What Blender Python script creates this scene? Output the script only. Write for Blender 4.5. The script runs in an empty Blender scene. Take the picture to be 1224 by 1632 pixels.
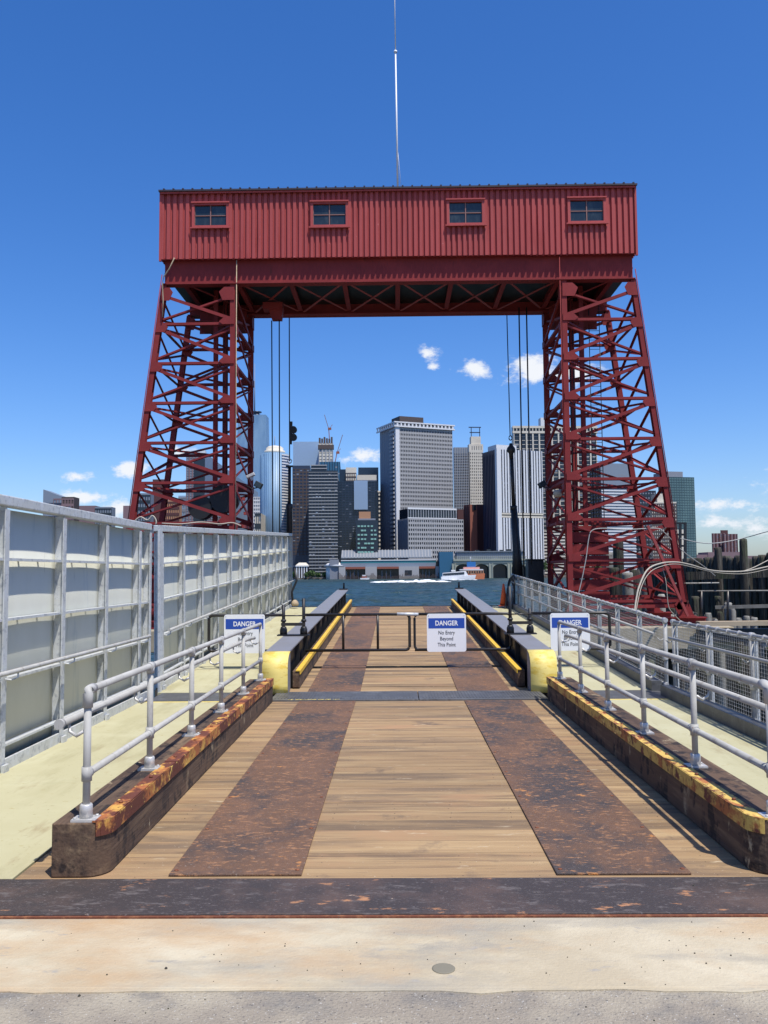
import bpy, bmesh, math, random
from mathutils import Vector, Matrix
random.seed(7)
PI = math.pi
scene = bpy.context.scene
C = bpy.context.collection

# ------------------------------------------------------------------ camera
FPX = 1380.0
ROLL = math.radians(.45); YAW = math.atan(18.25 / FPX); PITCH = math.atan(96.15 / FPX)
CAM = Vector((-.17, 0, 1.7))
_Fh = Vector((-math.sin(YAW), math.cos(YAW), 0)); _R = Vector((math.cos(YAW), math.sin(YAW), 0)); _Z = Vector((0, 0, 1))
FW = math.cos(PITCH) * _Fh + math.sin(PITCH) * _Z
_U = -math.sin(PITCH) * _Fh + math.cos(PITCH) * _Z
RI = math.cos(ROLL) * _R - math.sin(ROLL) * _U
UP = math.cos(ROLL) * _U + math.sin(ROLL) * _R
cd = bpy.data.cameras.new('camera'); cam = bpy.data.objects.new('camera', cd); C.objects.link(cam)
M = Matrix.Identity(4)
for i in range(3):
    M[i][0] = RI[i]; M[i][1] = UP[i]; M[i][2] = -FW[i]; M[i][3] = CAM[i]
cam.matrix_world = M
cd.sensor_fit = 'VERTICAL'; cd.sensor_height = 36; cd.sensor_width = 27
cd.lens = 36 * FPX / 1632; cd.clip_start = .1; cd.clip_end = 12000
scene.camera = cam

def at(px, py, Y):
    """world point at forward distance Y seen at photo pixel px, py"""
    d = FW + (px - 612) / FPX * RI + (816 - py) / FPX * UP
    return CAM + d * ((Y - CAM.y) / d.y)

# ------------------------------------------------------------------ light
SUN = Vector((.27, -.36, 1)).normalized()
w = bpy.data.worlds.new('World'); scene.world = w; w.use_nodes = True
nt = w.node_tree; nt.nodes.clear(); L = nt.links
def N(t, **k):
    n = nt.nodes.new(t)
    for a, b in k.items(): setattr(n, a, b)
    return n
out = N('ShaderNodeOutputWorld'); bg = N('ShaderNodeBackground'); sky = N('ShaderNodeTexSky')
sky.sky_type = 'NISHITA'; sky.sun_disc = False
sky.sun_elevation = math.asin(SUN.z); sky.sun_rotation = math.atan2(SUN.x, SUN.y)
sky.altitude = 0; sky.air_density = 1.0; sky.dust_density = .9; sky.ozone_density = 1.6
tc = N('ShaderNodeTexCoord'); sep = N('ShaderNodeSeparateXYZ'); L.new(tc.outputs['Generated'], sep.inputs[0])
def math_(op, a, b=None, c=None):
    n = N('ShaderNodeMath', operation=op)
    for i, v in enumerate((a, b, c)):
        if v is None: continue
        if isinstance(v, (int, float)): n.inputs[i].default_value = v
        else: L.new(v, n.inputs[i])
    return n.outputs[0]
ay = math_('MAXIMUM', math_('ABSOLUTE', sep.outputs[1]), .05)
u_ = math_('DIVIDE', sep.outputs[0], ay); v_ = math_('DIVIDE', sep.outputs[2], ay)
ns = N('ShaderNodeTexNoise'); ns.inputs['Scale'].default_value = 30; ns.inputs['Detail'].default_value = 10; ns.inputs['Roughness'].default_value = .68
mp = N('ShaderNodeMapping'); mp.inputs['Scale'].default_value = (1, 1, 1.7)
L.new(tc.outputs['Generated'], mp.inputs[0]); L.new(mp.outputs[0], ns.inputs['Vector'])
mask = None
CL = [(680, 562, 20, 15, .9), (689, 585, 10, 6, .5), (758, 588, 32, 19, 1.), (850, 590, 62, 26, 1.15), (905, 596, 70, 22, 1.), (574, 728, 40, 16, 1.1),
      (124, 760, 36, 11, .95), (205, 747, 34, 14, .95), (120, 795, 60, 15, .9), (190, 812, 60, 15, .8), (1160, 803, 66, 12, .9), (1140, 832, 62, 12, .75), (1230, 850, 60, 18, .7),
      (1330, 780, 130, 34, 1.), (-260, 830, 160, 28, .9), (1500, 640, 150, 40, .9), (300, 720, 40, 12, .7)]
for px, py, a, b, s in CL:
    p = at(px, py, 1000) - CAM
    uu, vv = p.x / p.y, p.z / p.y
    e = math_('ADD', math_('POWER', math_('DIVIDE', math_('SUBTRACT', u_, uu), a / FPX), 2.), math_('POWER', math_('DIVIDE', math_('SUBTRACT', v_, vv), b / FPX), 2.))
    m = math_('MULTIPLY', math_('SUBTRACT', 1., math_('SQRT', e)), s)
    mask = m if mask is None else math_('MAXIMUM', mask, m)
val = math_('ADD', mask, math_('MULTIPLY', math_('SUBTRACT', ns.outputs[0], .5), 3.2))
mr = N('ShaderNodeMapRange', interpolation_type='SMOOTHSTEP'); mr.inputs[1].default_value = .02; mr.inputs[2].default_value = .8; L.new(val, mr.inputs[0])
hsv = N('ShaderNodeHueSaturation'); hsv.inputs['Saturation'].default_value = 1.34; hsv.inputs['Value'].default_value = 1.0; hsv.inputs['Hue'].default_value = .5
L.new(sky.outputs[0], hsv.inputs['Color'])
mx = N('ShaderNodeMix', data_type='RGBA'); L.new(mr.outputs[0], mx.inputs[0]); tint = N('ShaderNodeMix', data_type='RGBA', blend_type='MULTIPLY'); tint.inputs[0].default_value = 1; L.new(hsv.outputs[0], tint.inputs[6]); tint.inputs[7].default_value = (.86, .98, 1.30, 1)
L.new(tint.outputs[2], mx.inputs[6]); mx.inputs[7].default_value = (6.7, 6.95, 7.4, 1)
L.new(mx.outputs[2], bg.inputs[0]); bg.inputs[1].default_value = .128; L.new(bg.outputs[0], out.inputs[0])

sd = bpy.data.lights.new('sun', 'SUN'); so = bpy.data.objects.new('sun', sd); C.objects.link(so)
sd.energy = 5.0; sd.angle = math.radians(.53); sd.color = (1, .955, .88)
so.rotation_euler = SUN.to_track_quat('Z', 'Y').to_euler()
vs = scene.view_settings
scene.display_settings.display_device = 'sRGB'
vs.view_transform = 'Standard'; vs.look = 'None'; vs.exposure = .06; vs.gamma = 1; vs.use_curve_mapping = False

# ------------------------------------------------------------------ materials
def mat(name, col, rough=.6, metal=0, layers=(), bump=None, rand=0, spec=None, emit=None):
    """layers: (colour, scale_xyz, lo, hi, detail)"""
    m = bpy.data.materials.new(name); m.use_nodes = True
    t = m.node_tree; b = t.nodes['Principled BSDF']
    b.inputs['Roughness'].default_value = rough; b.inputs['Metallic'].default_value = metal
    if spec is not None: b.inputs['Specular IOR Level'].default_value = spec
    g = t.nodes.new('ShaderNodeNewGeometry'); cur = None
    oi = t.nodes.new('ShaderNodeObjectInfo')
    def vec(s, off=0):
        mpn = t.nodes.new('ShaderNodeMapping'); mpn.inputs['Scale'].default_value = s if not isinstance(s, (int, float)) else (s, s, s)
        mpn.inputs['Location'].default_value = (off, off * 1.7, off * .6)
        if rand:
            ad = t.nodes.new('ShaderNodeVectorMath'); ad.operation = 'MULTIPLY_ADD'
            t.links.new(oi.outputs['Random'], ad.inputs[0]); ad.inputs[1].default_value = (31, 17, 23)
            t.links.new(g.outputs['Position'], ad.inputs[2]); t.links.new(ad.outputs[0], mpn.inputs[0])
        else: t.links.new(g.outputs['Position'], mpn.inputs[0])
        return mpn.outputs[0]
    rgb = t.nodes.new('ShaderNodeRGB'); rgb.outputs[0].default_value = (*col, 1); cur = rgb.outputs[0]
    for i, (c2, s, lo, hi, det) in enumerate(layers):
        n = t.nodes.new('ShaderNodeTexNoise'); n.inputs['Scale'].default_value = 1; n.inputs['Detail'].default_value = det; n.inputs['Roughness'].default_value = .65
        t.links.new(vec(s, 3.1 * i + 1), n.inputs['Vector'])
        r = t.nodes.new('ShaderNodeMapRange'); r.inputs[1].default_value = lo; r.inputs[2].default_value = hi; t.links.new(n.outputs[0], r.inputs[0])
        mxn = t.nodes.new('ShaderNodeMix'); mxn.data_type = 'RGBA'; t.links.new(r.outputs[0], mxn.inputs[0]); t.links.new(cur, mxn.inputs[6]); mxn.inputs[7].default_value = (*c2, 1)
        cur = mxn.outputs[2]
    if rand:
        h = t.nodes.new('ShaderNodeHueSaturation'); r = t.nodes.new('ShaderNodeMapRange'); t.links.new(oi.outputs['Random'], r.inputs[0])
        r.inputs[3].default_value = 1 - rand; r.inputs[4].default_value = 1 + rand
        t.links.new(r.outputs[0], h.inputs['Value']); t.links.new(cur, h.inputs['Color']); cur = h.outputs[0]
    t.links.new(cur, b.inputs['Base Color'])
    if bump:
        s, st, dist = bump
        n = t.nodes.new('ShaderNodeTexNoise'); n.inputs['Scale'].default_value = 1; n.inputs['Detail'].default_value = 5
        t.links.new(vec(s, 9), n.inputs['Vector'])
        bp = t.nodes.new('ShaderNodeBump'); bp.inputs['Strength'].default_value = st; bp.inputs['Distance'].default_value = dist
        t.links.new(n.outputs[0], bp.inputs['Height']); t.links.new(bp.outputs[0], b.inputs['Normal'])
    if emit: b.inputs['Emission Color'].default_value = (*emit[0], 1); b.inputs['Emission Strength'].default_value = emit[1]
    return m

MT = dict(
 concrete=mat('concrete', (.43, .36, .24), .85, layers=[((.54, .47, .33), 1.1, .42, .62, 7), ((.31, .28, .22), (.7, 2.0, 1), .50, .66, 10), ((.45, .30, .16), (.5, 1.0, 1), .49, .66, 7), ((.27, .25, .21), (1.3, 3, 2), .60, .74, 10), ((.20, .18, .15), 45, .69, .75, 3), ((.33, .30, .25), (4, 9, 4), .62, .7, 9)], bump=(60, .5, .008)),
 rough_concrete=mat('rough_concrete', (.29, .25, .195), .95, spec=.2, layers=[((.42, .37, .275), .8, .50, .64, 9), ((.18, .17, .155), 3.5, .50, .7, 9), ((.13, .12, .11), 55, .6, .68, 3), ((.5, .48, .43), 90, .66, .7, 2)], bump=(75, .9, .012)),
 plank=mat('plank', (.31, .20, .098), .85, layers=[((.42, .29, .145), (.45, 7, 5), .45, .7, 7), ((.16, .10, .056), (.45, 11, 8), .51, .66, 9), ((.10, .068, .048), (1.5, 38, 10), .60, .70, 7), ((.34, .20, .10), (1.1, 1.3, 1), .52, .72, 5), ((.17, .115, .068), (.5, 2.6, 1), .50, .66, 10), ((.12, .085, .06), (1.5, 1.2, 1), .60, .72, 9), ((.50, .40, .26), (3, 9, 3), .64, .74, 6), ((.055, .04, .03), (9, 60, 30), .70, .74, 4), ((.5, .42, .3), (60, 70, 30), .70, .75, 2)], bump=((3, 90, 20), .55, .005), rand=.12),
 deck_timber=mat('deck_timber', (.27, .17, .09), .85, layers=[((.40, .30, .18), (9, .6, 9), .5, .7, 6), ((.10, .06, .035), (12, .9, 12), .5, .68, 7), ((.03, .022, .018), 1.7, .55, .66, 5)], bump=((40, 3, 40), .7, .008)),
 kerb_timber=mat('kerb_timber', (.11, .066, .04), .9, layers=[((.36, .29, .18), (3, 3, 1.6), .60, .68, 8), ((.02, .014, .012), (3.3, 3.3, 2), .54, .60, 8), ((.21, .14, .08), (12, .7, 14), .5, .68, 6), ((.06, .036, .025), (9, .8, 5), .46, .64, 6), ((.40, .33, .21), (7, 7, 3.2), .64, .70, 5), ((.028, .018, .014), 5, .55, .62, 5)], bump=((40, 3, 40), .7, .008)),
 rust_plate=mat('rust_plate', (.145, .078, .043), .68, .05, layers=[((.18, .095, .052), 2.6, .46, .62, 9), ((.062, .048, .042), (1.2, 1.0, 1), .48, .60, 9), ((.33, .165, .075), (16, 30, 20), .55, .64, 8), ((.46, .20, .06), 9, .635, .68, 9), ((.33, .27, .22), (50, 100, 30), .63, .72, 3), ((.06, .045, .042), (22, 40, 20), .60, .72, 6)], bump=(110, .9, .006)),
 dark_plate=mat('dark_plate', (.050, .039, .035), .65, .05, layers=[((.10, .066, .052), 2.0, .48, .66, 8), ((.42, .20, .09), (5, 11, 7), .62, .68, 8), ((.17, .15, .14), (40, 80, 40), .60, .72, 3), ((.13, .11, .10), (8, 20, 8), .56, .68, 7), ((.45, .33, .24), (14, 30, 9), .70, .74, 6)], bump=(85, .6, .004)),
 rust_edge=mat('rust_edge', (.16, .05, .022), .8, layers=[((.30, .12, .05), 25, .5, .65, 5)], bump=(80, .5, .004)),
 hinge_plate=mat('hinge_plate', (.115, .115, .115), .5, .3, layers=[((.17, .17, .165), 5, .5, .7, 5), ((.07, .065, .06), 9, .55, .7, 5)]),
 yellow=mat('yellow', (.78, .50, .05), .5, layers=[((.66, .35, .035), 7, .5, .68, 5), ((.82, .66, .20), 5, .6, .7, 4), ((.30, .15, .04), 22, .66, .72, 6)], bump=(30, .2, .003)),
 yellow_pale=mat('yellow_pale', (.80, .64, .19), .55, layers=[((.70, .50, .08), (6, 6, 16), .50, .62, 7), ((.45, .28, .07), (9, 9, 22), .62, .70, 7), ((.40, .25, .04), (22, 22, 50), .69, .75, 6)], bump=(20, .25, .006)),
 yellow_rust=mat('yellow_rust', (.60, .34, .07), .8, layers=[((.38, .125, .035), (5, 4, 5), .42, .52, 9), ((.125, .034, .018), (7, 5, 6), .46, .53, 9), ((.80, .56, .13), (13, 9, 9), .62, .66, 5), ((.10, .025, .015), (22, 18, 12), .58, .66, 7)], bump=(50, .5, .004)),
 yellow_rust_less=mat('yellow_rust_less', (.62, .42, .10), .75, layers=[((.40, .14, .04), (7, 3., 7), .50, .58, 8), ((.13, .035, .02), (9, 7, 6), .53, .60, 8), ((.3, .1, .03), (26, 20, 5), .58, .66, 6), ((.86, .64, .2), (11, 4, 9), .62, .68, 4)], bump=(50, .4, .004)),
 walkway=mat('walkway', (.44, .41, .25), .8, spec=.2, layers=[((.30, .235, .13), (4, 1.0, 1), .58, .70, 9), ((.22, .16, .08), (14, 30, 9), .66, .69, 5), ((.48, .455, .29), 1.4, .45, .7, 4), ((.36, .33, .19), (2.5, .6, 1), .52, .7, 7), ((.36, .29, .13), (9, 22, 9), .665, .70, 4), ((.30, .22, .10), (3, 1.2, 2), .66, .8, 6)], bump=(120, .25, .003)),
 galv=mat('galv', (.55, .56, .54), .5, .15, layers=[((.60, .62, .63), 8, .45, .62, 6), ((.33, .35, .37), 18, .52, .7, 4)]),
 panel=mat('panel', (.57, .565, .475), .6, 0, spec=.15, layers=[((.61, .605, .52), (1.3, 1.3, .7), .45, .7, 4), ((.40, .43, .40), (5, 5, .7), .56, .74, 7), ((.34, .33, .27), (9, 9, 1.2), .64, .75, 6)]),
 rail=mat('rail', (.39, .38, .35), .6, 0, spec=.3, layers=[((.47, .46, .425), 5, .45, .7, 5), ((.26, .235, .205), (14, 14, 5), .56, .70, 8), ((.22, .13, .08), 26, .68, .74, 5)], bump=(60, .2, .002)),
 fitting=mat('fitting', (.52, .51, .49), .45, .35, layers=[((.66, .63, .58), 25, .5, .65, 3)]),
 grey_paint=mat('grey_paint', (.20, .20, .21), .55, 0, layers=[((.215, .22, .245), 2.5, .45, .7, 5), ((.14, .14, .15), 6, .62, .75, 6)]),
 black=mat('black', (.014, .014, .016), .5, layers=[((.05, .04, .035), 14, .58, .72, 5)]),
 blackpipe=mat('blackpipe', (.035, .032, .03), .35, .3, layers=[((.10, .06, .04), 22, .6, .72, 5)]),
 red=mat('red', (.21, .029, .029), .6, spec=.18, layers=[((.27, .038, .036), 1.5, .45, .7, 5), ((.17, .026, .026), (6, 6, 1.5), .58, .74, 6), ((.33, .08, .07), 20, .68, .75, 4), ((.10, .03, .02), (5, 5, .9), .64, .74, 7)], bump=(14, .15, .01)),
 redsiding=mat('redsiding', (.38, .072, .068), .6, spec=.2, rand=.045, layers=[((.42, .078, .074), (1, 1, .4), .45, .7, 5), ((.31, .046, .042), (5, 3, .5), .54, .72, 7), ((.22, .04, .035), (14, 3, .8), .64, .76, 7), ((.56, .2, .19), 9, .71, .76, 3)], bump=(10, .1, .01)),
 redlight=mat('redlight', (.30, .05, .045), .6, layers=[((.33, .05, .045), 4, .5, .7, 4)]),
 roof=mat('roof', (.035, .025, .03), .5),
 winframe=mat('winframe', (.24, .12, .105), .6),
 winglass=mat('winglass', (.022, .033, .04), .08, 0, layers=[((.045, .06, .065), (6, 6, 2), .5, .7, 3)]),
 white=mat('white', (.8, .8, .8), .35), signblue=mat('signblue', (.018, .07, .36), .4), ink=mat('ink', (.07, .07, .075), .6),
 mast=mat('mast', (.75, .75, .75), .4), orange=mat('orange', (.62, .10, .03), .6), rope=mat('rope', (.40, .36, .29), .9),
 wood_dark=mat('wood_dark', (.055, .048, .038), .9, layers=[((.14, .13, .105), (5, 5, .8), .5, .68, 7), ((.055, .07, .03), (2, 2, .5), .52, .66, 6), ((.024, .02, .017), (12, 12, 1), .5, .7, 6)], bump=((20, 20, 2), 1, .05), rand=.35),
 wood_grey=mat('wood_grey', (.26, .25, .22), .9, layers=[((.36, .34, .30), 5, .5, .7, 5), ((.12, .11, .09), 9, .55, .7, 5)], rand=.3),
 wood_pale=mat('wood_pale', (.42, .33, .22), .85, layers=[((.30, .22, .14), (2, 9, 9), .5, .7, 5)]),
 pad=mat('pad', (.36, .31, .22), .9, layers=[((.28, .23, .15), 2, .5, .7, 6), ((.15, .12, .08), (3, 3, .8), .6, .75, 5)]),
)
# water
def water():
    m = mat('water', (.030, .050, .046), .3, spec=.16, layers=[((.03, .07, .08), (.02, .05, 1), .45, .62, 5), ((.012, .034, .045), (.3, .8, 1), .5, .64, 4)])
    t = m.node_tree; b = t.nodes['Principled BSDF']; g = t.nodes.new('ShaderNodeNewGeometry')
    prev = None
    for s, st, d in (((.35, .9, 1), .9, .5), ((.06, .22, 1), .8, 2.2)):
        mpn = t.nodes.new('ShaderNodeMapping'); mpn.inputs['Scale'].default_value = s; t.links.new(g.outputs['Position'], mpn.inputs[0])
        n = t.nodes.new('ShaderNodeTexNoise'); n.inputs['Scale'].default_value = 1; n.inputs['Detail'].default_value = 5; t.links.new(mpn.outputs[0], n.inputs['Vector'])
        bp = t.nodes.new('ShaderNodeBump'); bp.inputs['Strength'].default_value = st; bp.inputs['Distance'].default_value = d; t.links.new(n.outputs[0], bp.inputs['Height'])
        if prev: t.links.new(prev, bp.inputs['Normal'])
        prev = bp.outputs[0]
    t.links.new(prev, b.inputs['Normal'])
    return m
MT['water'] = water()
# tread relief for the wheel plates: fine raised diagonal bars
def tread(m, sc=34):
    t = m.node_tree; b = t.nodes['Principled BSDF']; g = t.nodes.new('ShaderNodeNewGeometry')
    mpn = t.nodes.new('ShaderNodeMapping'); mpn.inputs['Rotation'].default_value = (0, 0, .9); t.links.new(g.outputs['Position'], mpn.inputs[0])
    n = t.nodes.new('ShaderNodeTexWave'); n.inputs['Scale'].default_value = sc; n.inputs['Distortion'].default_value = .6; t.links.new(mpn.outputs[0], n.inputs['Vector'])
    bp = t.nodes.new('ShaderNodeBump'); bp.inputs['Strength'].default_value = .45; bp.inputs['Distance'].default_value = .003
    t.links.new(n.outputs['Fac'] if 'Fac' in n.outputs else n.outputs[1], bp.inputs['Height'])
    old = b.inputs['Normal'].links[0].from_socket if b.inputs['Normal'].links else None
    if old: t.links.new(old, bp.inputs['Normal'])
    t.links.new(bp.outputs[0], b.inputs['Normal'])
tread(MT['rust_plate'])

# ------------------------------------------------------------------ mesh helpers
class MB:
    def __init__(s): s.v = []; s.f = []; s.sm = []
    def box(s, x0, x1, y0, y1, z0, z1):
        s.hexa([(x0, y0, z0), (x1, y0, z0), (x1, y1, z0), (x0, y1, z0), (x0, y0, z1), (x1, y0, z1), (x1, y1, z1), (x0, y1, z1)]); return s
    def hexa(s, P):
        n = len(s.v); s.v += [tuple(p) for p in P]
        for f in ((0, 3, 2, 1), (4, 5, 6, 7), (0, 1, 5, 4), (1, 2, 6, 5), (2, 3, 7, 6), (3, 0, 4, 7)): s.f.append(tuple(n + i for i in f)); s.sm.append(False)
        return s
    def beam(s, p, q, a, b=None, up=(0, 0, 1), off=(0, 0)):
        p = Vector(p); q = Vector(q); b = b or a; d = (q - p).normalized(); upv = Vector(up)
        if abs(d.dot(upv)) > .98: upv = Vector((0, 1, 0))
        r = d.cross(upv).normalized(); t = r.cross(d)
        o = r * off[0] + t * off[1]
        P = []
        for e in (p, q):
            P += [e + o - r * a / 2 - t * b / 2, e + o + r * a / 2 - t * b / 2, e + o + r * a / 2 + t * b / 2, e + o - r * a / 2 + t * b / 2]
        n = len(s.v); s.v += [tuple(v) for v in P]
        for f in ((0, 3, 2, 1), (4, 5, 6, 7), (0, 1, 5, 4), (1, 2, 6, 5), (2, 3, 7, 6), (3, 0, 4, 7)): s.f.append(tuple(n + i for i in f)); s.sm.append(False)
        return s
    def hbeam(s, p, q, a, b, t, up=(0, 1, 0)):
        """H section: a wide (side), b deep (along up)"""
        s.beam(p, q, a, t, up, (0, b / 2 - t / 2)); s.beam(p, q, a, t, up, (0, -b / 2 + t / 2)); s.beam(p, q, t, b - 2 * t, up); return s
    def tube(s, pts, r, n=10, r2=None, cap=True):
        pts = [Vector(p) for p in pts]; k = len(pts); rings = []
        for i, p in enumerate(pts):
            d = (pts[min(i + 1, k - 1)] - pts[max(i - 1, 0)]).normalized()
            ref = Vector((0, 0, 1)) if abs(d.z) < .95 else Vector((1, 0, 0))
            a = d.cross(ref).normalized(); b = d.cross(a)
            rr = r if r2 is None else r + (r2 - r) * i / (k - 1)
            base = len(s.v); rings.append(base)
            for j in range(n):
                t = 2 * PI * j / n; s.v.append(tuple(p + (a * math.cos(t) + b * math.sin(t)) * rr))
        for i in range(k - 1):
            for j in range(n):
                s.f.append((rings[i] + j, rings[i] + (j + 1) % n, rings[i + 1] + (j + 1) % n, rings[i + 1] + j)); s.sm.append(True)
        if cap:
            s.f.append(tuple(rings[0] + j for j in range(n))[::-1]); s.sm.append(False)
            s.f.append(tuple(rings[-1] + j for j in range(n))); s.sm.append(False)
        return s
    def lathe(s, prof, c=(0, 0, 0), n=16):
        base = len(s.v)
        for r, z in prof:
            for j in range(n):
                t = 2 * PI * j / n; s.v.append((c[0] + r * math.cos(t), c[1] + r * math.sin(t), c[2] + z))
        for i in range(len(prof) - 1):
            for j in range(n):
                a = base + i * n; s.f.append((a + j, a + (j + 1) % n, a + n + (j + 1) % n, a + n + j)); s.sm.append(True)
        s.f.append(tuple(base + j for j in range(n))[::-1]); s.sm.append(False)
        e = base + (len(prof) - 1) * n; s.f.append(tuple(e + j for j in range(n))); s.sm.append(False)
        return s
    def prism(s, poly, z0, z1, ax='z'):
        n = len(s.v); k = len(poly)
        def P(a, b, c): return (a, b, c) if ax == 'z' else ((c, a, b) if ax == 'x' else (a, c, b))
        s.v += [P(a, b, z0) for a, b in poly] + [P(a, b, z1) for a, b in poly]
        s.f.append(tuple(range(n, n + k))[::-1]); s.f.append(tuple(range(n + k, n + 2 * k))); s.sm += [False, False]
        for i in range(k): s.f.append((n + i, n + (i + 1) % k, n + k + (i + 1) % k, n + k + i)); s.sm.append(False)
        return s
    def grid(s, fn, nu, nv):
        n = len(s.v)
        for i in range(nu + 1):
            for j in range(nv + 1): s.v.append(tuple(fn(i / nu, j / nv)))
        for i in range(nu):
            for j in range(nv):
                a = n + i * (nv + 1) + j; s.f.append((a, a + 1, a + nv + 2, a + nv + 1)); s.sm.append(True)
        return s
    def mesh(s, name, m):
        me = bpy.data.meshes.new(name); me.from_pydata(s.v, [], s.f); me.materials.append(MT[m] if isinstance(m, str) else m)
        me.polygons.foreach_set('use_smooth', s.sm); me.update()
        bm = bmesh.new(); bm.from_mesh(me); bmesh.ops.recalc_face_normals(bm, faces=bm.faces); bm.to_mesh(me); bm.free()
        return me
    def obj(s, name, m, parent=None, bevel=0, loc=None, kind=None):
        o = link(name, s.mesh(name, m), parent, loc)
        if bevel:
            b = o.modifiers.new('b', 'BEVEL'); b.width = bevel; b.segments = 2; b.limit_method = 'ANGLE'
        if kind: o['kind'] = kind
        return o
def link(name, me, parent=None, loc=None, rot=None):
    o = bpy.data.objects.new(name, me); C.objects.link(o)
    if parent: o.parent = parent
    if loc is not None: o.location = loc
    if rot is not None: o.rotation_euler = rot
    return o
def tag(o, label=None, cat=None, group=None, kind=None):
    if label: o['label'] = label
    if cat: o['category'] = cat
    if group: o['group'] = group
    if kind: o['kind'] = kind
    return o
def thing(name, label, cat, loc=(0, 0, 0), rot=(0, 0, 0), group=None, kind=None):
    o = bpy.data.objects.new(name, None); C.objects.link(o); o.location = loc; o.rotation_euler = rot; o.empty_display_size = .2
    return tag(o, label, cat, group, kind)
def copy_tree(o, parent=None):
    c = o.copy(); C.objects.link(c)
    if parent: c.parent = parent
    for ch in list(o.children): copy_tree(ch, c)
    return c
def text_mesh(name, txt, size, m, parent, loc, rot=(PI / 2, 0, 0), bold=0, depth=.0008, sx=.84):
    cu = bpy.data.curves.new(name, 'FONT'); cu.body = txt; cu.size = size; cu.align_x = 'CENTER'; cu.align_y = 'CENTER'
    cu.extrude = depth; cu.offset = bold; cu.resolution_u = 3
    tmp = bpy.data.objects.new('tmp', cu); C.objects.link(tmp)
    dg = bpy.context.evaluated_depsgraph_get(); me = bpy.data.meshes.new_from_object(tmp.evaluated_get(dg))
    bpy.data.objects.remove(tmp); bpy.data.curves.remove(cu)
    me.materials.clear(); me.materials.append(MT[m])
    o = link(name, me, parent, loc, rot); o.scale = (sx, 1, 1); return o

WZ = -4.0
# ------------------------------------------------------------------ setting: water and ground
tag(MB().grid(lambda a, b: (-6000 + 12000 * a, -60 + 9000 * b ** 2.2, WZ), 12, 30).obj('water', 'water'), kind='structure')
def wave(x, y):
    return (.16 * math.sin(.55 * y + .21 * x + 1.5 * math.sin(.07 * x)) + .12 * math.sin(.9 * y - .5 * x + 2 * math.sin(.05 * y + .1 * x)) + .09 * math.sin(1.7 * y + .9 * x + 1.3 * math.sin(.31 * x)) + .07 * math.sin(2.3 * y - 1.7 * x))
random.seed(2)
m_ = MB(); NU, NV = 210, 430
for i in range(NU + 1):
    for j in range(NV + 1):
        y = 30 + 660 * (j / NV) ** 1.5; x = (i / NU - .5) * 1.1 * (y + 20)
        e = min(1, j / 6, (NV - j) / 6, i / 6, (NU - i) / 6); amp = 1 if y < 250 else max(.75, 1 - (y - 250) / 900)
        m_.v.append((x, y, WZ + .02 + (.42 + wave(x, y) * amp * 1.1 + random.uniform(-.06, .06) * min(1, y / 150)) * e))
for i in range(NU):
    for j in range(NV): a = i * (NV + 1) + j; m_.f.append((a, a + 1, a + NV + 2, a + NV + 1)); m_.sm.append(True)
tag(m_.obj('river_waves', 'water'), kind='structure')
apron = MB(); apron.box(-40, 40, 3.68, 4.40, -.6, 0); tag(apron.obj('concrete_apron', 'concrete', bevel=.006), kind='structure')
g = MB()
rnd = [random.uniform(-.010, .012) for _ in range(400)]
g.v = []; n0 = 200
g.box(-40, 40, -45, 3.676, -.6, -.007); tag(g.obj('ground', 'rough_concrete'), kind='structure')
tag(MB().box(-3.95, 3.95, 4.4, 12.0, WZ - 1, -.26).obj('abutment', 'pad'), kind='structure')
tag(MB().box(-40, 40, -45, 4.39, WZ - 1, -.61).obj('quay', 'pad'), kind='structure')

# ragged lip of the pale concrete over the rougher slab
g = MB(); pts = []
random.seed(3)
x = -6.
while x < 6: pts.append((x, 3.675 - random.uniform(.004, .03) - (.012 if random.random() < .3 else 0))); x += random.uniform(.05, .22)
g.prism([(6, 3.69)] + [(-6, 3.69)] + pts, -.012, -.0022)
tag(g.obj('concrete_edge', 'concrete'), kind='structure')
# round stain disc seen on the concrete
p = at(707, 1544, 3.9); t_ = (0 - CAM.z) / (p.z - CAM.z); p = CAM + (p - CAM) * t_
tag(MB().lathe([(.05, 0), (.05, .0015), (.044, .003)], (p.x, p.y, .0005), 20).obj('survey_disc', mat('disc', (.2, .18, .13), .8)), 'small round brown disc set in the pale concrete', 'disc')

# grit and pebbles on the concrete
g = MB()
for i in range(230):
    x, y = random.uniform(-2.4, 2.2), random.uniform(3.2, 4.9); r = random.uniform(.0012, .0045) * (1.8 if random.random() < .05 else 1)
    z = 0 if y > 3.7 else -.007
    if 4.38 < y: z = .012
    g.lathe([(r * .6, 0), (r, r * .5), (r * .5, r)], (x, y, z), 5)
tag(g.obj('grit', 'wood_dark'), 'loose dark grit scattered over the concrete and steel plate', 'grit', kind='stuff')

# threshold plate
th = thing('steel_threshold', 'dark rusty steel plate running across the road before the timber deck', 'steel plate', (0, 4.42, 0))
MB().box(-3.6, 3.6, 0, .50, -.02, .014).obj('plate', 'dark_plate', th, bevel=.004)
MB().box(-3.6, 3.6, -.018, -.001, -.03, .006).obj('edge_bar', 'rust_edge', th)

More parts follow.
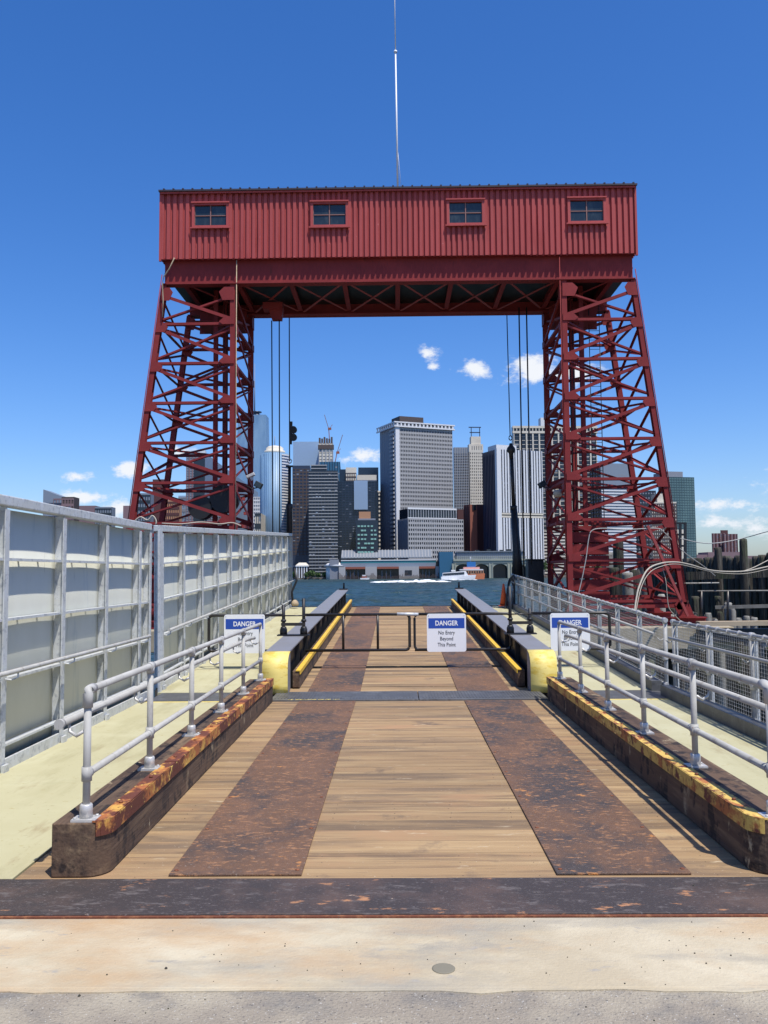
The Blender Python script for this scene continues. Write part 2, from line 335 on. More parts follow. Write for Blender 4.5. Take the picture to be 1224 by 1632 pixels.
# ------------------------------------------------------------------ first span: deck, walkways
deck = thing('deck', None, None, (0, 0, 0), kind='structure')
y = 4.925; random.seed(11)
pw_ = .232
pm = MB(); pm.box(-2.32, 2.32, .0007, pw_ - .0007, -.075, 0); pme = pm.mesh('plank', 'plank')
k = 0
while y < 11.55:
    o = link('plank', pme, deck, (random.uniform(-.01, .01), y, random.uniform(-.0015, .001)), (random.uniform(-.0008, .0008), 0, random.uniform(-.0006, .0006)))
    y += pw_
m_ = MB(); random.seed(77); yy = 4.925
while yy < 11.5:
    for X in (-1.66, -.62, -.2, .2, .62, 1.62):
        for q in (.06, .17): m_.lathe([(.004, 0), (.004, .0012)], (X + random.uniform(-.01, .01), yy + q + random.uniform(-.008, .008), -.0012), 6)
    yy += pw_
m_.obj('nail_heads', 'black', deck, kind='stuff')
MB().box(-2.3, 2.3, 4.93, 11.58, -.16, -.09).obj('deck_underlay', 'wood_dark', deck)
for sx, lab in ((-1, 'rusty steel wheel plate on the near deck, left of the bare planks'), (1, 'rusty steel wheel plate on the near deck, right of the bare planks')):
    m_ = MB(); xa, xb = sorted((sx * .715, sx * 1.465)); m_.box(xa, xb, 4.985, 11.55, .002, .014)
    wp = tag(m_.obj('wheel_plate', 'rust_plate', bevel=.003), lab, 'steel plate', 'steel wheel plates on the near deck')
    bme = MB().lathe([(.013, 0), (.013, .003), (.008, .005)], (0, 0, 0), 10).mesh('bolt_head', 'rust_edge')
    for q in range(9):
        for X in (.745, 1.435): link('bolt_head', bme, wp, (sx * X, 5.05 + q * .8, .014))
# hinge plates across
for (xa, xb), lab in (((-1.86, .115), 'left half of the grey ribbed hinge plate across the deck'), ((.125, 1.83), 'right half of the grey ribbed hinge plate across the deck')):
    t = thing('hinge_plate', lab, 'hinge plate', (0, 11.60, .0), group='hinge plates between the two spans')
    MB().box(xa, xb, 0, .80, -.02, .022).obj('plate', 'hinge_plate', t, bevel=.004)
    m_ = MB(); x = xa + .05
    while x < xb - .04: m_.box(x, x + .014, .12, .76, .0215, .027); x += .042
    m_.obj('tread_ribs', 'hinge_plate', t, kind='stuff')
# worn yellow paint flecks on the edge
g = MB()
random.seed(5)
for i in range(70):
    x = random.uniform(-1.62, -.95); r = random.uniform(.005, .022); g.box(x, x + r, 11.605 + random.uniform(0, .03), 11.64 + random.uniform(0, .03), .0222, .0232)
tag(g.obj('paint_flecks', 'yellow_pale'), 'flakes of yellow paint along the hinge plate edge', 'paint', kind='stuff')

walks = {}
for sx in (-1, 1):
    wk = thing('walkway', None, None, (0, 0, 0), kind='structure')
    y = 4.94
    while y < 11.5:
        y2 = min(y + 2.22, 11.6); xa, xb = sorted((sx * 2.33, sx * 3.62))
        MB().box(xa, xb, y + .0025, y2 - .0025, -.06, .008).obj('panel', 'walkway', wk, bevel=.002); y = y2
    xa, xb = sorted((sx * 2.12, sx * 3.5)); MB().box(xa, xb, 11.603, 12.4, -.05, .014).obj('hinge_plate', 'hinge_plate', wk, bevel=.003)
    MB().box(xa, xb, 11.55, 11.60, .0082, .011).obj('painted_edge', 'yellow_pale', wk)
    MB().box(*sorted((sx * 2.33, sx * 3.62)), 4.94, 11.6, -.2, -.065).obj('walkway_frame', 'black', wk)

# ------------------------------------------------------------------ kerbs with handrails (near)
PX = 1.955; PY0 = 5.04; DY = 1.277
def kerb(sx):
    side = 'left' if sx < 0 else 'right'
    lab = 'near timber kerb with a badly rusted orange edge, left of the road' if sx < 0 else 'near timber kerb with a yellow painted edge, right of the road'
    t = thing('timber_kerb', lab, 'kerb', (0, 4.97, 0), group='timber kerbs of the near deck')
    xi, xo = 1.815, 2.125; r = .13
    poly = [(xo, 0), (xo, 6.62), (xi, 6.62)] + [(xi + r - r * math.cos(a), r - r * math.sin(a)) for a in [PI / 2 * q / 6 for q in range(7)]]
    poly = [(sx * a, b) for a, b in poly]
    m_ = MB(); m_.prism(poly, 0.001, .30); m_.obj('timber', 'kerb_timber', t, bevel=.008)
    m_ = MB(); m_.box(*sorted((sx * 2.13, sx * 2.20)), .1, 6.6, .0, .20); 
    random.seed(21)
    ys = [.02, 1.55, 2.6, 3.9, 5.2, 6.62]
    for a, b in zip(ys[:-1], ys[1:]):
        m_ = MB(); dz = random.uniform(0, .004)
        if a < .1:
            # follows the rounded corner
            pin = [(xi - .006 + r - (r) * math.cos(q), r - (r) * math.sin(q) - .003) for q in [0, .3, .6, .9, 1.1]]
            top = [(xi + .085, b - .004), (xi - .006, b - .004)] + pin + [(xi + .085, .01)]
            m_.prism([(sx * X, Y) for X, Y in top], .301, .311)
            m_.box(*sorted((sx * (xi - .011), sx * (xi - .001))), r, b - .004, .225, .311)
            for (x1, y1), (x2, y2) in zip(pin[:-1], pin[1:]):
                nx, ny = (y2 - y1), -(x2 - x1); ln = math.hypot(nx, ny); nx, ny = nx / ln * .006, ny / ln * .006
                m_.hexa([(sx * (x1 + nx), y1 + ny, .225), (sx * (x2 + nx), y2 + ny, .225), (sx * x2, y2, .225), (sx * x1, y1, .225), (sx * (x1 + nx), y1 + ny, .311), (sx * (x2 + nx), y2 + ny, .311), (sx * x2, y2, .311), (sx * x1, y1, .311)])
        else:
            m_.box(*sorted((sx * (xi - .011), sx * (xi + .085))), a, b - .004, .301, .311 + dz)
            m_.box(*sorted((sx * (xi - .011), sx * (xi - .001))), a, b - .004, .225, .3005)
        m_.obj('steel_angle', 'yellow_rust' if sx < 0 else 'yellow_rust_less', t)
    for q in range(10):
        m_ = MB(); yy = .4 + q * .65; m_.lathe([(.013, 0), (.013, .008), (.006, .011)], (sx * (xi + .045), yy, .313), 8); m_.obj('bolt', 'rust_edge', t)
for sx in (-1, 1): kerb(sx)

def handrail(sx):
    lab = 'grey pipe handrail on the near left kerb, beside the tall panel fence' if sx < 0 else 'grey pipe handrail on the near right kerb, beside the mesh fence'
    t = thing('pipe_handrail', lab, 'handrail', (sx * PX, PY0, .30), group='pipe handrails on the near kerbs')
    R_ = .0215; H = .735; HL = .26; n = 6; Lh = (n - 1) * DY
    def part(nm, m_, mt='rail'): return m_.obj(nm, mt, t)
    for k in range(n):
        y = k * DY
        part('post', MB().tube([(0, y, .012), (0, y, H - (.02 if k else .03))], R_, 14))
        b = MB(); b.box(-.07, .07, y - .055, y + .055, .001, .014); b.lathe([(.038, .014), (.036, .085), (.03, .092)], (0, y, 0), 14); b.lathe([(.009, .014), (.009, .024)], (.052, y + .035, 0), 8); b.lathe([(.009, .014), (.009, .024)], (-.052, y - .035, 0), 8)
        part('base_plate', b, 'fitting')
        f = MB(); f.tube([(0, y, HL - .04), (0, y, HL + .04)], .0295, 14); f.tube([(0, y - .04 if k else y, HL), (0, y + .04, HL)], .0285, 14); part('fitting', f, 'rail')
        if 0 < k < n - 1:
            f = MB(); f.tube([(0, y - .045, H), (0, y + .045, H)], .0285, 14); f.tube([(0, y, H - .05), (0, y, H)], .0285, 14); part('fitting', f, 'rail')
        # bracket to the lower grab rail on the walkway side
        if k < n:
            yb = y + .08
            q = MB().tube([(sx * .02, y, .50), (sx * .07, y + .02, .47), (sx * .12, y + .05, .49), (sx * .13, y + .06, .535)], .010, 8); part('bracket', q, 'fitting')
    # elbows
    f = MB(); f.tube([(0, 0, H - .10), (0, 0, H - .02), (0, .015, H - .003), (0, .045, H), (0, .085, H)], .029, 14); part('elbow', f, 'rail')
    part('top_rail', MB().tube([(0, .03, H), (0, Lh - .03, H)] + [(0, Lh - .03 + .05 * math.sin(a), H - .05 + .05 * math.cos(a)) for a in (.5, 1.0, 1.57)], R_, 14))
    part('lower_rail', MB().tube([(0, 0, HL), (0, Lh, HL)], R_, 14))
    gx = sx * .13
    part('grab_rail', MB().tube([(gx, -.08, .555), (gx, Lh - .1, .555), (gx - sx * .05, Lh, .555)], .022, 14))
    part('end_cap', MB().tube([(gx, -.095, .555), (gx, -.06, .555)], .029, 14), 'rail')
for sx in (-1, 1): handrail(sx)

# ------------------------------------------------------------------ left panel fences
def panel_fence(lab, ys, origin, rot, name, wide_start=False):
    t = thing(name, lab, 'fence', origin, rot, group='tall galvanised panel fences')
    H = 2.40
    bars = [1.84, 1.31, .79]
    for i, y in enumerate(ys):
        m_ = MB(); fw = .085
        m_.box(.0, .093, y - .007, y + .007, .03, H - .10); m_.box(.093, .103, y - fw / 2, y + fw / 2, 0, H - .12)
        m_.obj('post', 'galv', t)
        m_ = MB().box(.113, .14, y - .05, y + .05, -.002, .07); m_.obj('foot_plate', 'galv', t)
    for y0, y1 in zip(ys[:-1], ys[1:]):
        L_ = y1 - y0
        m_ = MB().grid(lambda a, b: (.002 + .005 * math.sin(PI * a) ** .7, y0 + .008 + (L_ - .016) * a, .02 + 2.27 * b), 12, 2)
        o = m_.obj('panel', 'panel', t); s_ = o.modifiers.new('s', 'SOLIDIFY'); s_.thickness = .004
        for z in bars:
            m_ = MB().box(.026, .090, y0 + .012, y1 - .012, z - .012, z + .012)
            for q in (.33, .66): m_.box(.008, .026, y0 + L_ * q - .015, y0 + L_ * q + .015, z - .008, z + .008)
            m_.obj('cross_bar', 'galv', t)
        MB().box(.03, .100, y0 + .045, y1 - .045, .215, .235).obj('cross_bar', 'galv', t)
        MB().box(.075, .102, y0 + .046, y1 - .046, .0, .105).obj('bottom_channel', 'galv', t)
    MB().box(-.01, .112, ys[0] - (.115 if wide_start else .04), ys[-1] + .012, H - .092, H).obj('top_beam', 'galv', t, bevel=.01)
    MB().box(-.03, -.006, ys[0], ys[-1], 0, H - .12).obj('back_sheet', 'galv', t)
    if wide_start: MB().box(.095, .126, ys[0] - .26, ys[0] - .12, 0, H).obj('end_post', 'galv', t)
    hy0, hy1 = ys[0] - .02, ys[-1] - (.35 if not wide_start else .1)
    MB().tube([(.20, hy0, .87), (.20, hy1, .87), (.15, hy1 + .08, .87)], .021, 12).obj('handrail', 'rail', t)
    for y in ys:
        if y < hy1: MB().tube([(.11, y, .80), (.16, y + .02, .79), (.20, y + .05, .81), (.20, y + .05, .85)], .009, 6).obj('rail_bracket', 'galv', t)
    return t
XF = -3.68
ys1 = [3.57 + 1.328 * k for k in range(7)] + [12.02]
panel_fence('nearer tall grey panel fence beside the left walkway, on the fixed span', [y - 3.5 for y in ys1], (XF, 3.5, 0), (0, 0, 0), 'panel_fence')
SL = math.atan(.0372)
ys2 = [.40] + [1.70 + 1.335 * k for k in range(11)]
ys2 = [y for y in ys2 if y < 16.2] + [16.22]
panel_fence('farther tall grey panel fence beside the left walkway, on the lifting span', ys2, (XF, 12.32, 0), (SL, 0, 0), 'panel_fence', True)

# ------------------------------------------------------------------ lifting span
LB = thing('lift_bridge', 'sloping timber lift bridge span between grey side girders, running out to the river', 'bridge', (0, 12.28, 0), (SL, 0, 0))
LE = 15.85
y = .14; random.seed(12)
pm = MB(); pm.box(-1.72, 1.72, .003, pw_ - .003, -.075, 0); pme2 = pm.mesh('plank', 'plank')
while y < LE - .1:
    if not (2.30 < y < 2.50): link('plank', pme2, LB, (random.uniform(-.006, .006), y, random.uniform(-.004, .002)), (0, 0, random.uniform(-.0005, .0005)))
    y += pw_
MB().box(-1.7, 1.7, 0, LE, -.22, -.09).obj('underdeck', 'black', LB)
for sx in (-1, 1):
    xa, xb = sorted((sx * .69, sx * 1.44))
    for a, b in ((.13, 2.36), (2.42, 8.9), (8.905, LE)): MB().box(xa, xb, a, b, .002, .012).obj('wheel_plate', MT['dark2'] if 'dark2' in MT else 'rust_plate', LB, bevel=.002)
    # girder
    gx0, gx1 = 1.70, 2.07
    m_ = MB(); m_.box(*sorted((sx * (gx0 + .02), sx * (gx1 - .0))), .32, LE + .1, .535, .56); o = m_.obj('side_girder', 'grey_paint', LB, bevel=.003)
    m_ = MB(); m_.box(*sorted((sx * 1.80, sx * 1.825)), .34, LE + .1, -.25, .534); m_.box(*sorted((sx * (gx0 + .02), sx * gx1)), .1, LE + .1, -.28, -.25); m_.obj('girder_web', 'black', LB)
    for q in range(12):
        yy = .45 + q * 1.3; MB().box(*sorted((sx * (gx0 + .03), sx * 1.799)), yy, yy + .015, -.2, .534).obj('stiffener', 'black', LB)
    # rounded yellow end
    prof = [(0.33, .565), (.26, .560), (.16, .540), (.07, .49), (.02, .41), (0, .30), (-.005, .12), (-.01, .005)]
    inn = [(a + .025, b - .025 if b > .02 else b) for a, b in prof][::-1]
    m_ = MB(); n_ = len(m_.v)
    for X in (sx * (gx0 + .004), sx * (gx1 + .004)):
        m_.v += [(X, a, b) for a, b in prof]
    k_ = len(prof)
    for i in range(k_ - 1): m_.f.append((n_ + i, n_ + i + 1, n_ + k_ + i + 1, n_ + k_ + i)); m_.sm.append(True)
    o = m_.obj('end_guard', 'yellow_pale', LB); s_ = o.modifiers.new('s', 'SOLIDIFY'); s_.thickness = .02; s_.offset = -1
    m_ = MB(); m_.prism([(a + .02, b - .02) for a, b in prof if b > .02] + [(.02, .01), (.33, .01)], *sorted((sx * (gx0 + .006), sx * (gx0 + .016))), ax='x'); m_.obj('end_guard_cheek', 'grey_paint', LB)
    m_ = MB().box(*sorted((sx * 1.85, sx * 2.05)), .12, .30, 0, .36); m_.obj('end_block', 'black', LB)
    # kerb timber
    cx0, cx1 = 1.575, 1.695; ch = .262
    m_ = MB(); m_.box(*sorted((sx * (cx0 + .012), sx * cx1)), .48, LE - .35, .0125, ch - .01); m_.obj('kerb_timber', 'kerb_timber', LB, bevel=.01)
    m_ = MB(); m_.box(*sorted((sx * cx0, sx * (cx0 + .07))), .47, LE - .35, ch - .009, ch + .004); m_.box(*sorted((sx * cx0, sx * (cx0 + .011))), .47, LE - .35, ch - .055, ch - .010); m_.obj('kerb_angle', 'yellow', LB)
    # far end lifting lug
    m_ = MB(); m_.box(*sorted((sx * 1.74, sx * 2.0)), LE - .1, LE + .12, .561, .60); m_.tube([(sx * 1.86, LE, .6), (sx * 1.86, LE, .78)], .03, 8); m_.obj('lifting_lug', 'black', LB)
    # walkway of the span
    for q in range(7):
        a = .15 + q * 2.24; b = min(a + 2.24, LE)
        if q == 1: pass
        MB().box(*sorted((sx * 2.09, sx * 3.58)), a + .003, b - (.03 if q == 0 else .003), -.05, .008).obj('walkway_panel', 'walkway', LB)
    MB().box(*sorted((sx * 2.09, sx * 3.60)), .15, LE, -.28, -.055).obj('walkway_frame', 'black', LB)
MB().box(-3.62, 3.62, LE + .003, LE + .1, -.30, .02).obj('end_beam', 'black', LB)

# ------------------------------------------------------------------ right mesh fences
def mesh_fence(lab, y0, y1, origin, rot, far=False):
    t = thing('mesh_fence', lab, 'fence', origin, rot, group='pipe fences with wire mesh along the right walkway')
    H = 1.0; L_ = y1 - y0
    n = max(1, round(L_ / 1.3)); ds = L_ / n
    pg = MB().tube([(0, 0, -.1), (0, 0, H)], .024, 10).mesh('post', 'rail')
    wm = MB()
    q = .03
    while q < ds - .02: wm.box(.028, .031, q - .0014, q + .0014, .08, H - .05); q += .066
    z = .08
    while z < H - .04: wm.box(.0312, .034, .03, ds - .03, z - .0014, z + .0014); z += .042
    wme = wm.mesh('wire_mesh', 'rail')
    fr = MB(); fr.box(.024, .042, .025, .04, .07, H - .04); fr.box(.024, .042, ds - .04, ds - .025, .07, H - .04); fr.box(.024, .042, .041, ds - .041, .055, .08); fr.box(.024, .042, .041, ds - .041, H - .05, H - .03)
    fme = fr.mesh('mesh_frame', 'galv')
    fit = MB().tube([(0, -.045, H), (0, .045, H)], .033, 10).tube([(0, 0, H - .05), (0, 0, H)], .032, 10).mesh('fitting', 'fitting')
    cl = MB().tube([(0, -.02, H), (0, .02, H)], .031, 8).mesh('clamp', 'fitting')
    for i in range(n + 1):
        y = y0 + ds * i; link('post', pg, t, (0, y, 0))
        link('fitting', fit, t, (0, y, 0)); link('fitting', fit, t, (0, y, -.52))
        link('fitting', fit, t, (0, y, -.90))
        MB().tube([(-.02, y, .74), (-.06, y + .02, .71), (-.10, y + .03, .75)], .009, 6).obj('bracket', 'rail', t)
    for i in range(n):
        y = y0 + ds * i; o = link('wire_mesh', wme, t, (0, y, 0)); o['kind'] = 'stuff'; link('mesh_frame', fme, t, (0, y, 0))
        for q in range(1, 4): link('clamp', cl, t, (0, y + ds * q / 4, 0))
        for q in (1, 3): link('clamp', cl, t, (0, y + ds * q / 4, -.52))
    for z, nm in ((H, 'top_rail'), (H - .52, 'middle_rail'), (.10, 'lower_rail')):
        MB().tube([(0, y0, z), (0, y1, z)], .021, 10).obj(nm, 'rail', t)
    MB().tube([(-.11, y0 + .15, .79), (-.11, y1 - .15, .79)], .020, 10).obj('grab_rail', 'rail', t)
    MB().box(-.20, -.06, y0, y1, .0, .15).obj('toe_channel', 'hinge_plate', t)
    return t
mesh_fence('nearer mesh fence in pipe frames at the right walkway, on the fixed span', 1.5 - 1.5, 11.92 - 1.5, (3.60, 1.5, 0), (0, 0, 0))
mesh_fence('farther mesh fence in pipe frames rising along the lifting span', .05, 16.0, (3.60, 12.28, 0), (SL, 0, 0))

# ------------------------------------------------------------------ gates and signs
GY = 14.65
def Z2(y): return (y - 12.28) * .0372
def gate_leaf(lab, x0, x1, z0, z1, bars, round_left, round_right, hinge):
    t = thing('gate_leaf', lab, 'gate', (hinge, GY, z0), group='black pipe gate leaves')
    r = .025; R_ = .07; ox = hinge
    def c(cx, cz, a0, a1): return [(cx + R_ * math.cos(a0 + (a1 - a0) * i / 5) - ox, 0, cz + R_ * math.sin(a0 + (a1 - a0) * i / 5) - z0) for i in range(6)]
    pts = []
    if round_right: pts = [(x0 - ox, 0, z1 - z0)] + c(x1 - R_, z1 - R_, PI / 2, 0) + c(x1 - R_, z0 + R_, 0, -PI / 2) + [(x0 + (.0) - ox, 0, 0)]
    else: pts = [(x1 - ox, 0, z1 - z0)] + c(x0 + R_, z1 - R_, PI / 2, PI) + c(x0 + R_, z0 + R_, PI, 1.5 * PI) + [(x1 - ox, 0, 0)]
    MB().tube(pts, r, 10).obj('frame', 'blackpipe', t)
    for b in bars: MB().tube([(b - ox, 0, 0), (b - ox, 0, z1 - z0)], .022, 10).obj('bar', 'blackpipe', t)
    return t
gate_leaf('black pipe gate leaf across the left half of the road', -1.70, .05, .40, .995, [-1.065, -.484], False, True, -1.70)
gate_leaf('black pipe gate leaf across the right half of the road', .135, 1.75, .40, .995, [1.232], False, True, 1.75)
bpy.data.objects['gate_leaf.001'].children[0].data = MB().tube(
    [(1.75 - 1.75, 0, .595), (.22 - 1.75, 0, .595)] + [(.205 - .07 * math.sin(a) - 1.75, 0, .525 + .07 * math.cos(a)) for a in (0, .5, 1., 1.57)] + [(.205 - .07 * math.cos(a) - 1.75, 0, .07 - .07 * math.sin(a)) for a in (0, .5, 1., 1.57)] + [(1.62 - 1.75, 0, 0)], .022, 10).mesh('frame', 'blackpipe')
gate_leaf('black pipe gate leaf across the left walkway', -3.33, -2.06, .40, .995, [], False, False, -2.06)
gate_leaf('black pipe gate leaf across the right walkway', 2.10, 3.40, .40, .995, [], False, True, 2.10)
MB().tube([(-.12, 0, 0), (.16, 0, 0)], .028, 10)
la = tag(MB().tube([(-.16, GY - .03, 1.0), (.20, GY - .03, .992)], .028, 10).obj('gate_latch', 'galv'), 'short pale sleeve latch joining the two middle gate leaves', 'latch')
for sx in (-1, 1):
    zb = Z2(GY) + .562
    t = thing('gate_hinge_posts', ('pair of black hinge posts on the %s girder' % ('left' if sx < 0 else 'right')), 'gate posts', (sx * 1.90, GY, zb), group='gate hinge post pairs on the girders')
    for q, (dx, h) in enumerate(((-.17, .575), (.17, .59) if sx < 0 else (.17, .43)) if sx < 0 else ((-.16, .80), (.17, .43))):
        h2 = h if sx > 0 else (.52 if q == 0 else .62)
        MB().tube([(dx, 0, .08), (dx, 0, h2)], .028, 10).obj('post', 'black', t)
        MB().lathe([(.062, .0), (.062, .09), (.05, .12), (.045, .14)], (dx, 0, .012), 14).obj('swivel', 'black', t)
        MB().lathe([(.045, 0), (.045, .04)], (dx, 0, .23), 6).obj('collar', 'black', t)
    MB().box(-.27, .27, -.09, .09, 0, .02).obj('base_plate', 'black', t)
    MB().box(-.2, .2, -.10, -.085, .17, .22).obj('tie_bar', 'blackpipe', t)
    MB().tube([(-.22, -.02, .335), (.22, -.02, .335)], .011, 8).obj('lock_rod', 'blackpipe', t)
def sign(lab, x0, x1, zt, zb):
    w_, h_ = x1 - x0, zt - zb
    t = thing('danger_sign', lab, 'sign', ((x0 + x1) / 2, GY - .035, zb), group='danger signs hung on the gates')
    R_ = .04; poly = []
    for cx, cz, a0 in ((w_ / 2 - R_, h_ - R_, 0), (-w_ / 2 + R_, h_ - R_, PI / 2), (-w_ / 2 + R_, R_, PI), (w_ / 2 - R_, R_, 1.5 * PI)):
        poly += [(cx + R_ * math.cos(a0 + PI / 2 * i / 5), cz + R_ * math.sin(a0 + PI / 2 * i / 5)) for i in range(6)]
    MB().prism(poly, -.006, 0, ax='y').obj('board', 'white', t)
    MB().box(-w_ / 2 + .025, w_ / 2 - .025, -.0075, -.0062, h_ - .245, h_ - .075).obj('blue_band', 'signblue', t)
    text_mesh('lettering', 'DANGER', .112, 'white', t, (0, -.0090, h_ - .162), bold=.0028)
    for i, s in enumerate(('No Entry', 'Beyond', 'This Point')): text_mesh('lettering', s, .088, 'ink', t, (0, -.0078, h_ - .318 - .100 * i), bold=.0006)
    for cx in (-w_ / 2 + .03, w_ / 2 - .03):
        MB().tube([(cx, -.007, h_ - .03), (cx, -.011, h_ - .03)], .007, 8).obj('screw', 'galv', t)
sign('white and blue danger sign on the left walkway gate, behind the left handrail', -3.065, -2.378, 1.012, .365)
sign('white and blue danger sign in full view on the middle gate', .34, .995, 1.002, .368)
sign('white and blue danger sign on the right walkway gate, behind the right handrail', 2.403, 3.062, .997, .372)

# ------------------------------------------------------------------ gantry
G = thing('lift_gantry', 'tall red steel lattice gantry with a corrugated machinery house across its top', 'gantry', (-.04, 26.5, .35))
GO = Vector((-.04, 26.5, .35))
def gp(m_, nm, mt='red', bevel=0, kind=None):
    m_.v = [(a - GO.x, b - GO.y, c - GO.z) for a, b, c in m_.v]
    return m_.obj(nm, mt, G, bevel=bevel, kind=kind)
YF, YB = 25.0, 28.1; ZT = 10.2; ZG = .38
XI = 4.86
def xo(z): return 6.92 + (9.98 - z) * .1265
cx = -.04
hz = [ZG]
for sx in (-1, 1): 
    for yy in (24.78, 27.9): gp(MB().hbeam((sx * 4.4 + cx, yy + .22, .25), (sx * 8.7 + cx, yy + .22, .25), .26, .22, .03, up=(0, 0, 1)), 'sill_beam')
zl = [9.03 - 1.172 * k for k in range(0, 8)]      # horizontal levels
zl = [z for z in zl if z > ZG + .2]
for sx in (-1, 1):
    def P(kind, y, z): return Vector((cx + sx * (XI if kind == 'i' else xo(z)), y, z))
    for yy in (YF, YB):
        for kd in 'io':
            m_ = MB(); m_.hbeam(P(kd, yy, ZG), P(kd, yy, ZT), .155, .2, .018, up=(1, 0, 0) if False else (0, 1, 0)); gp(m_, 'leg')
            f = P(kd, yy, ZG); m_ = MB(); m_.box(f.x - .25, f.x + .25, f.y - .22, f.y + .22, ZG - .04, ZG + .02); m_.prism([(f.x - .2, ZG + .02), (f.x + .2, ZG + .02), (f.x + .08, ZG + .35), (f.x - .08, ZG + .35)], f.y - .13, f.y - .115, ax='y'); gp(m_, 'base_shoe')
    levels = zl
    def face(A, B, nrm, shift=0, gus=True, both=True, off=.09, wd=.092):
        """A,B: functions z->point on two legs"""
        nrm = Vector(nrm)
        lv = [ZT - .18] + [z + shift for z in levels] + [ZG + .15]
        lv = [z for z in lv if z <= ZT]
        for i, z in enumerate(lv):
            a, b = A(z), B(z)
            if 0 < i < len(lv) - 1:
                m_ = MB(); m_.beam(a + nrm * off, b + nrm * off, .014, .075, up=(0, 0, 1)); m_.beam(a + nrm * (off - .055), b + nrm * (off - .055), .094, .012, up=(0, 0, 1), off=(0, -.04)); gp(m_, 'horizontal_brace')
            d = (b - a).normalized()
            if gus and i < len(lv):
                for e, s, base, outer in ((a, 1, A, True), (b, -1, B, False)):
                    if outer: L_, zz = .30, (z - .25, z - .25, z - .10, z + .02)
                    else: L_, zz = .40, (z - .03, z - .03, z + .05, z + .19)
                    if i == 0: zz = (z - .30, z - .26, z - .05, z + .1)
                    if i == len(lv) - 1: zz = (z - .12, z - .12, z + .08, z + .26)
                    ring = [base(zz[0]) - d * s * .05, base(zz[0]) + d * s * L_ * .75, base(zz[2]) + d * s * L_, base(zz[3]) + d * s * L_ * .6, base(zz[3]) - d * s * .05]
                    k_ = len(ring); m_ = MB(); th_ = nrm * .007
                    m_.v = [tuple(v + nrm * (off + .030) - th_) for v in ring] + [tuple(v + nrm * (off + .030) + th_) for v in ring]
                    m_.f = [tuple(range(k_)), tuple(range(k_, 2 * k_))] + [(j, (j + 1) % k_, k_ + (j + 1) % k_, k_ + j) for j in range(k_)]; m_.sm = [False] * (k_ + 2)
                    gp(m_, 'gusset_plate')
            if i < len(lv) - 1:
                z2 = lv[i + 1]
                a2, b2 = A(z2 + .12), B(z2 + .12); a1, b1 = A(z - .14), B(z - .14)
                for p, q, o_ in ((a1, b2, off + .012), (b1, a2, off - .045)):
                    dd = (q - p).normalized()
                    if o_ < off:
                        m_ = MB(); m_.beam(p + dd * .10 + nrm * o_, q - dd * .10 + nrm * o_, .05, .012, up=nrm); m_.beam(p + dd * .10 + nrm * (o_ - .045), q - dd * .10 + nrm * (o_ - .045), .012, .085, up=nrm, off=(.0285 if (q - p).cross(nrm).z < 0 else -.0285, 0)); gp(m_, 'diagonal_brace'); continue
                    m_ = MB(); m_.beam(p + dd * .10 + nrm * o_, q - dd * .10 + nrm * o_, wd, .014, up=nrm); m_.beam(p + dd * .10 + nrm * (o_ - .03), q - dd * .10 + nrm * (o_ - .03), .014, .05, up=nrm, off=(-wd / 2 + .007, 0)); gp(m_, 'diagonal_brace')
    face(lambda z: P('o', YF, z), lambda z: P('i', YF, z), (0, -1, 0))
    face(lambda z: P('o', YB, z), lambda z: P('i', YB, z), (0, -1, 0), shift=.05)
    face(lambda z: P('i', YF, z), lambda z: P('i', YB, z), (-sx, 0, 0), shift=-.02, off=.07)
    face(lambda z: P('o', YF, z), lambda z: P('o', YB, z), (sx, 0, 0), shift=.02, off=.05, wd=.07, gus=False)
    for z in levels:
        for p, q in ((P('i', YF, z), P('o', YB, z)), (P('o', YF, z - .1), P('i', YB, z - .1))): gp(MB().beam(p, q, .07, .05), 'plan_brace')
    # counterweight guides and ropes inside the tower
    for X, Y, wd in ((5.66, 26.4, .13), (5.58, 27.5, .15)):
        gp(MB().hbeam((cx + sx * X, Y, ZG), (cx + sx * X, Y, ZT + .3), wd, .13, .016), 'guide_column')
    for dx in (0, .09): gp(MB().tube([(cx + sx * (5.50 - dx), 26.9, 2.8 if sx > 0 else 4.2), (cx + sx * (5.50 - dx), 26.9, ZT)], .014, 6), 'counterweight_rope', 'black')
    # solid diaphragm at tower top (ends of the back girder)
    gp(MB().box(*sorted((cx + sx * 4.95, cx + sx * 6.5)), 27.86, 27.88, 9.55, 10.5), 'web_plate')
    gp(MB().box(*sorted((cx + sx * 4.95, cx + sx * 6.3)), 26.4, 27.85, 9.55, 9.57), 'soffit_plate')
    # safety conduit on the outer leg
    gp(MB().tube([P('o', YF - .13, ZG + .3) + Vector((sx * .09, 0, 0)), P('o', YF - .13, ZT + .3) + Vector((sx * .09, 0, 0))], .013, 6), 'conduit', 'red')
    gp(MB().tube([(cx + sx * (XI - .12), YF - .14, ZG + 1), (cx + sx * (XI - .12), YF - .14, 11.)], .013, 6), 'conduit', 'wood_pale' if sx < 0 else 'red')
gp(MB().beam(at(1032, 838, 24.6), at(1096, 982, 24.6), .09, .07), 'stay_pipe', 'redlight')  # lighter red than the legs: the sunlit look is in the colour
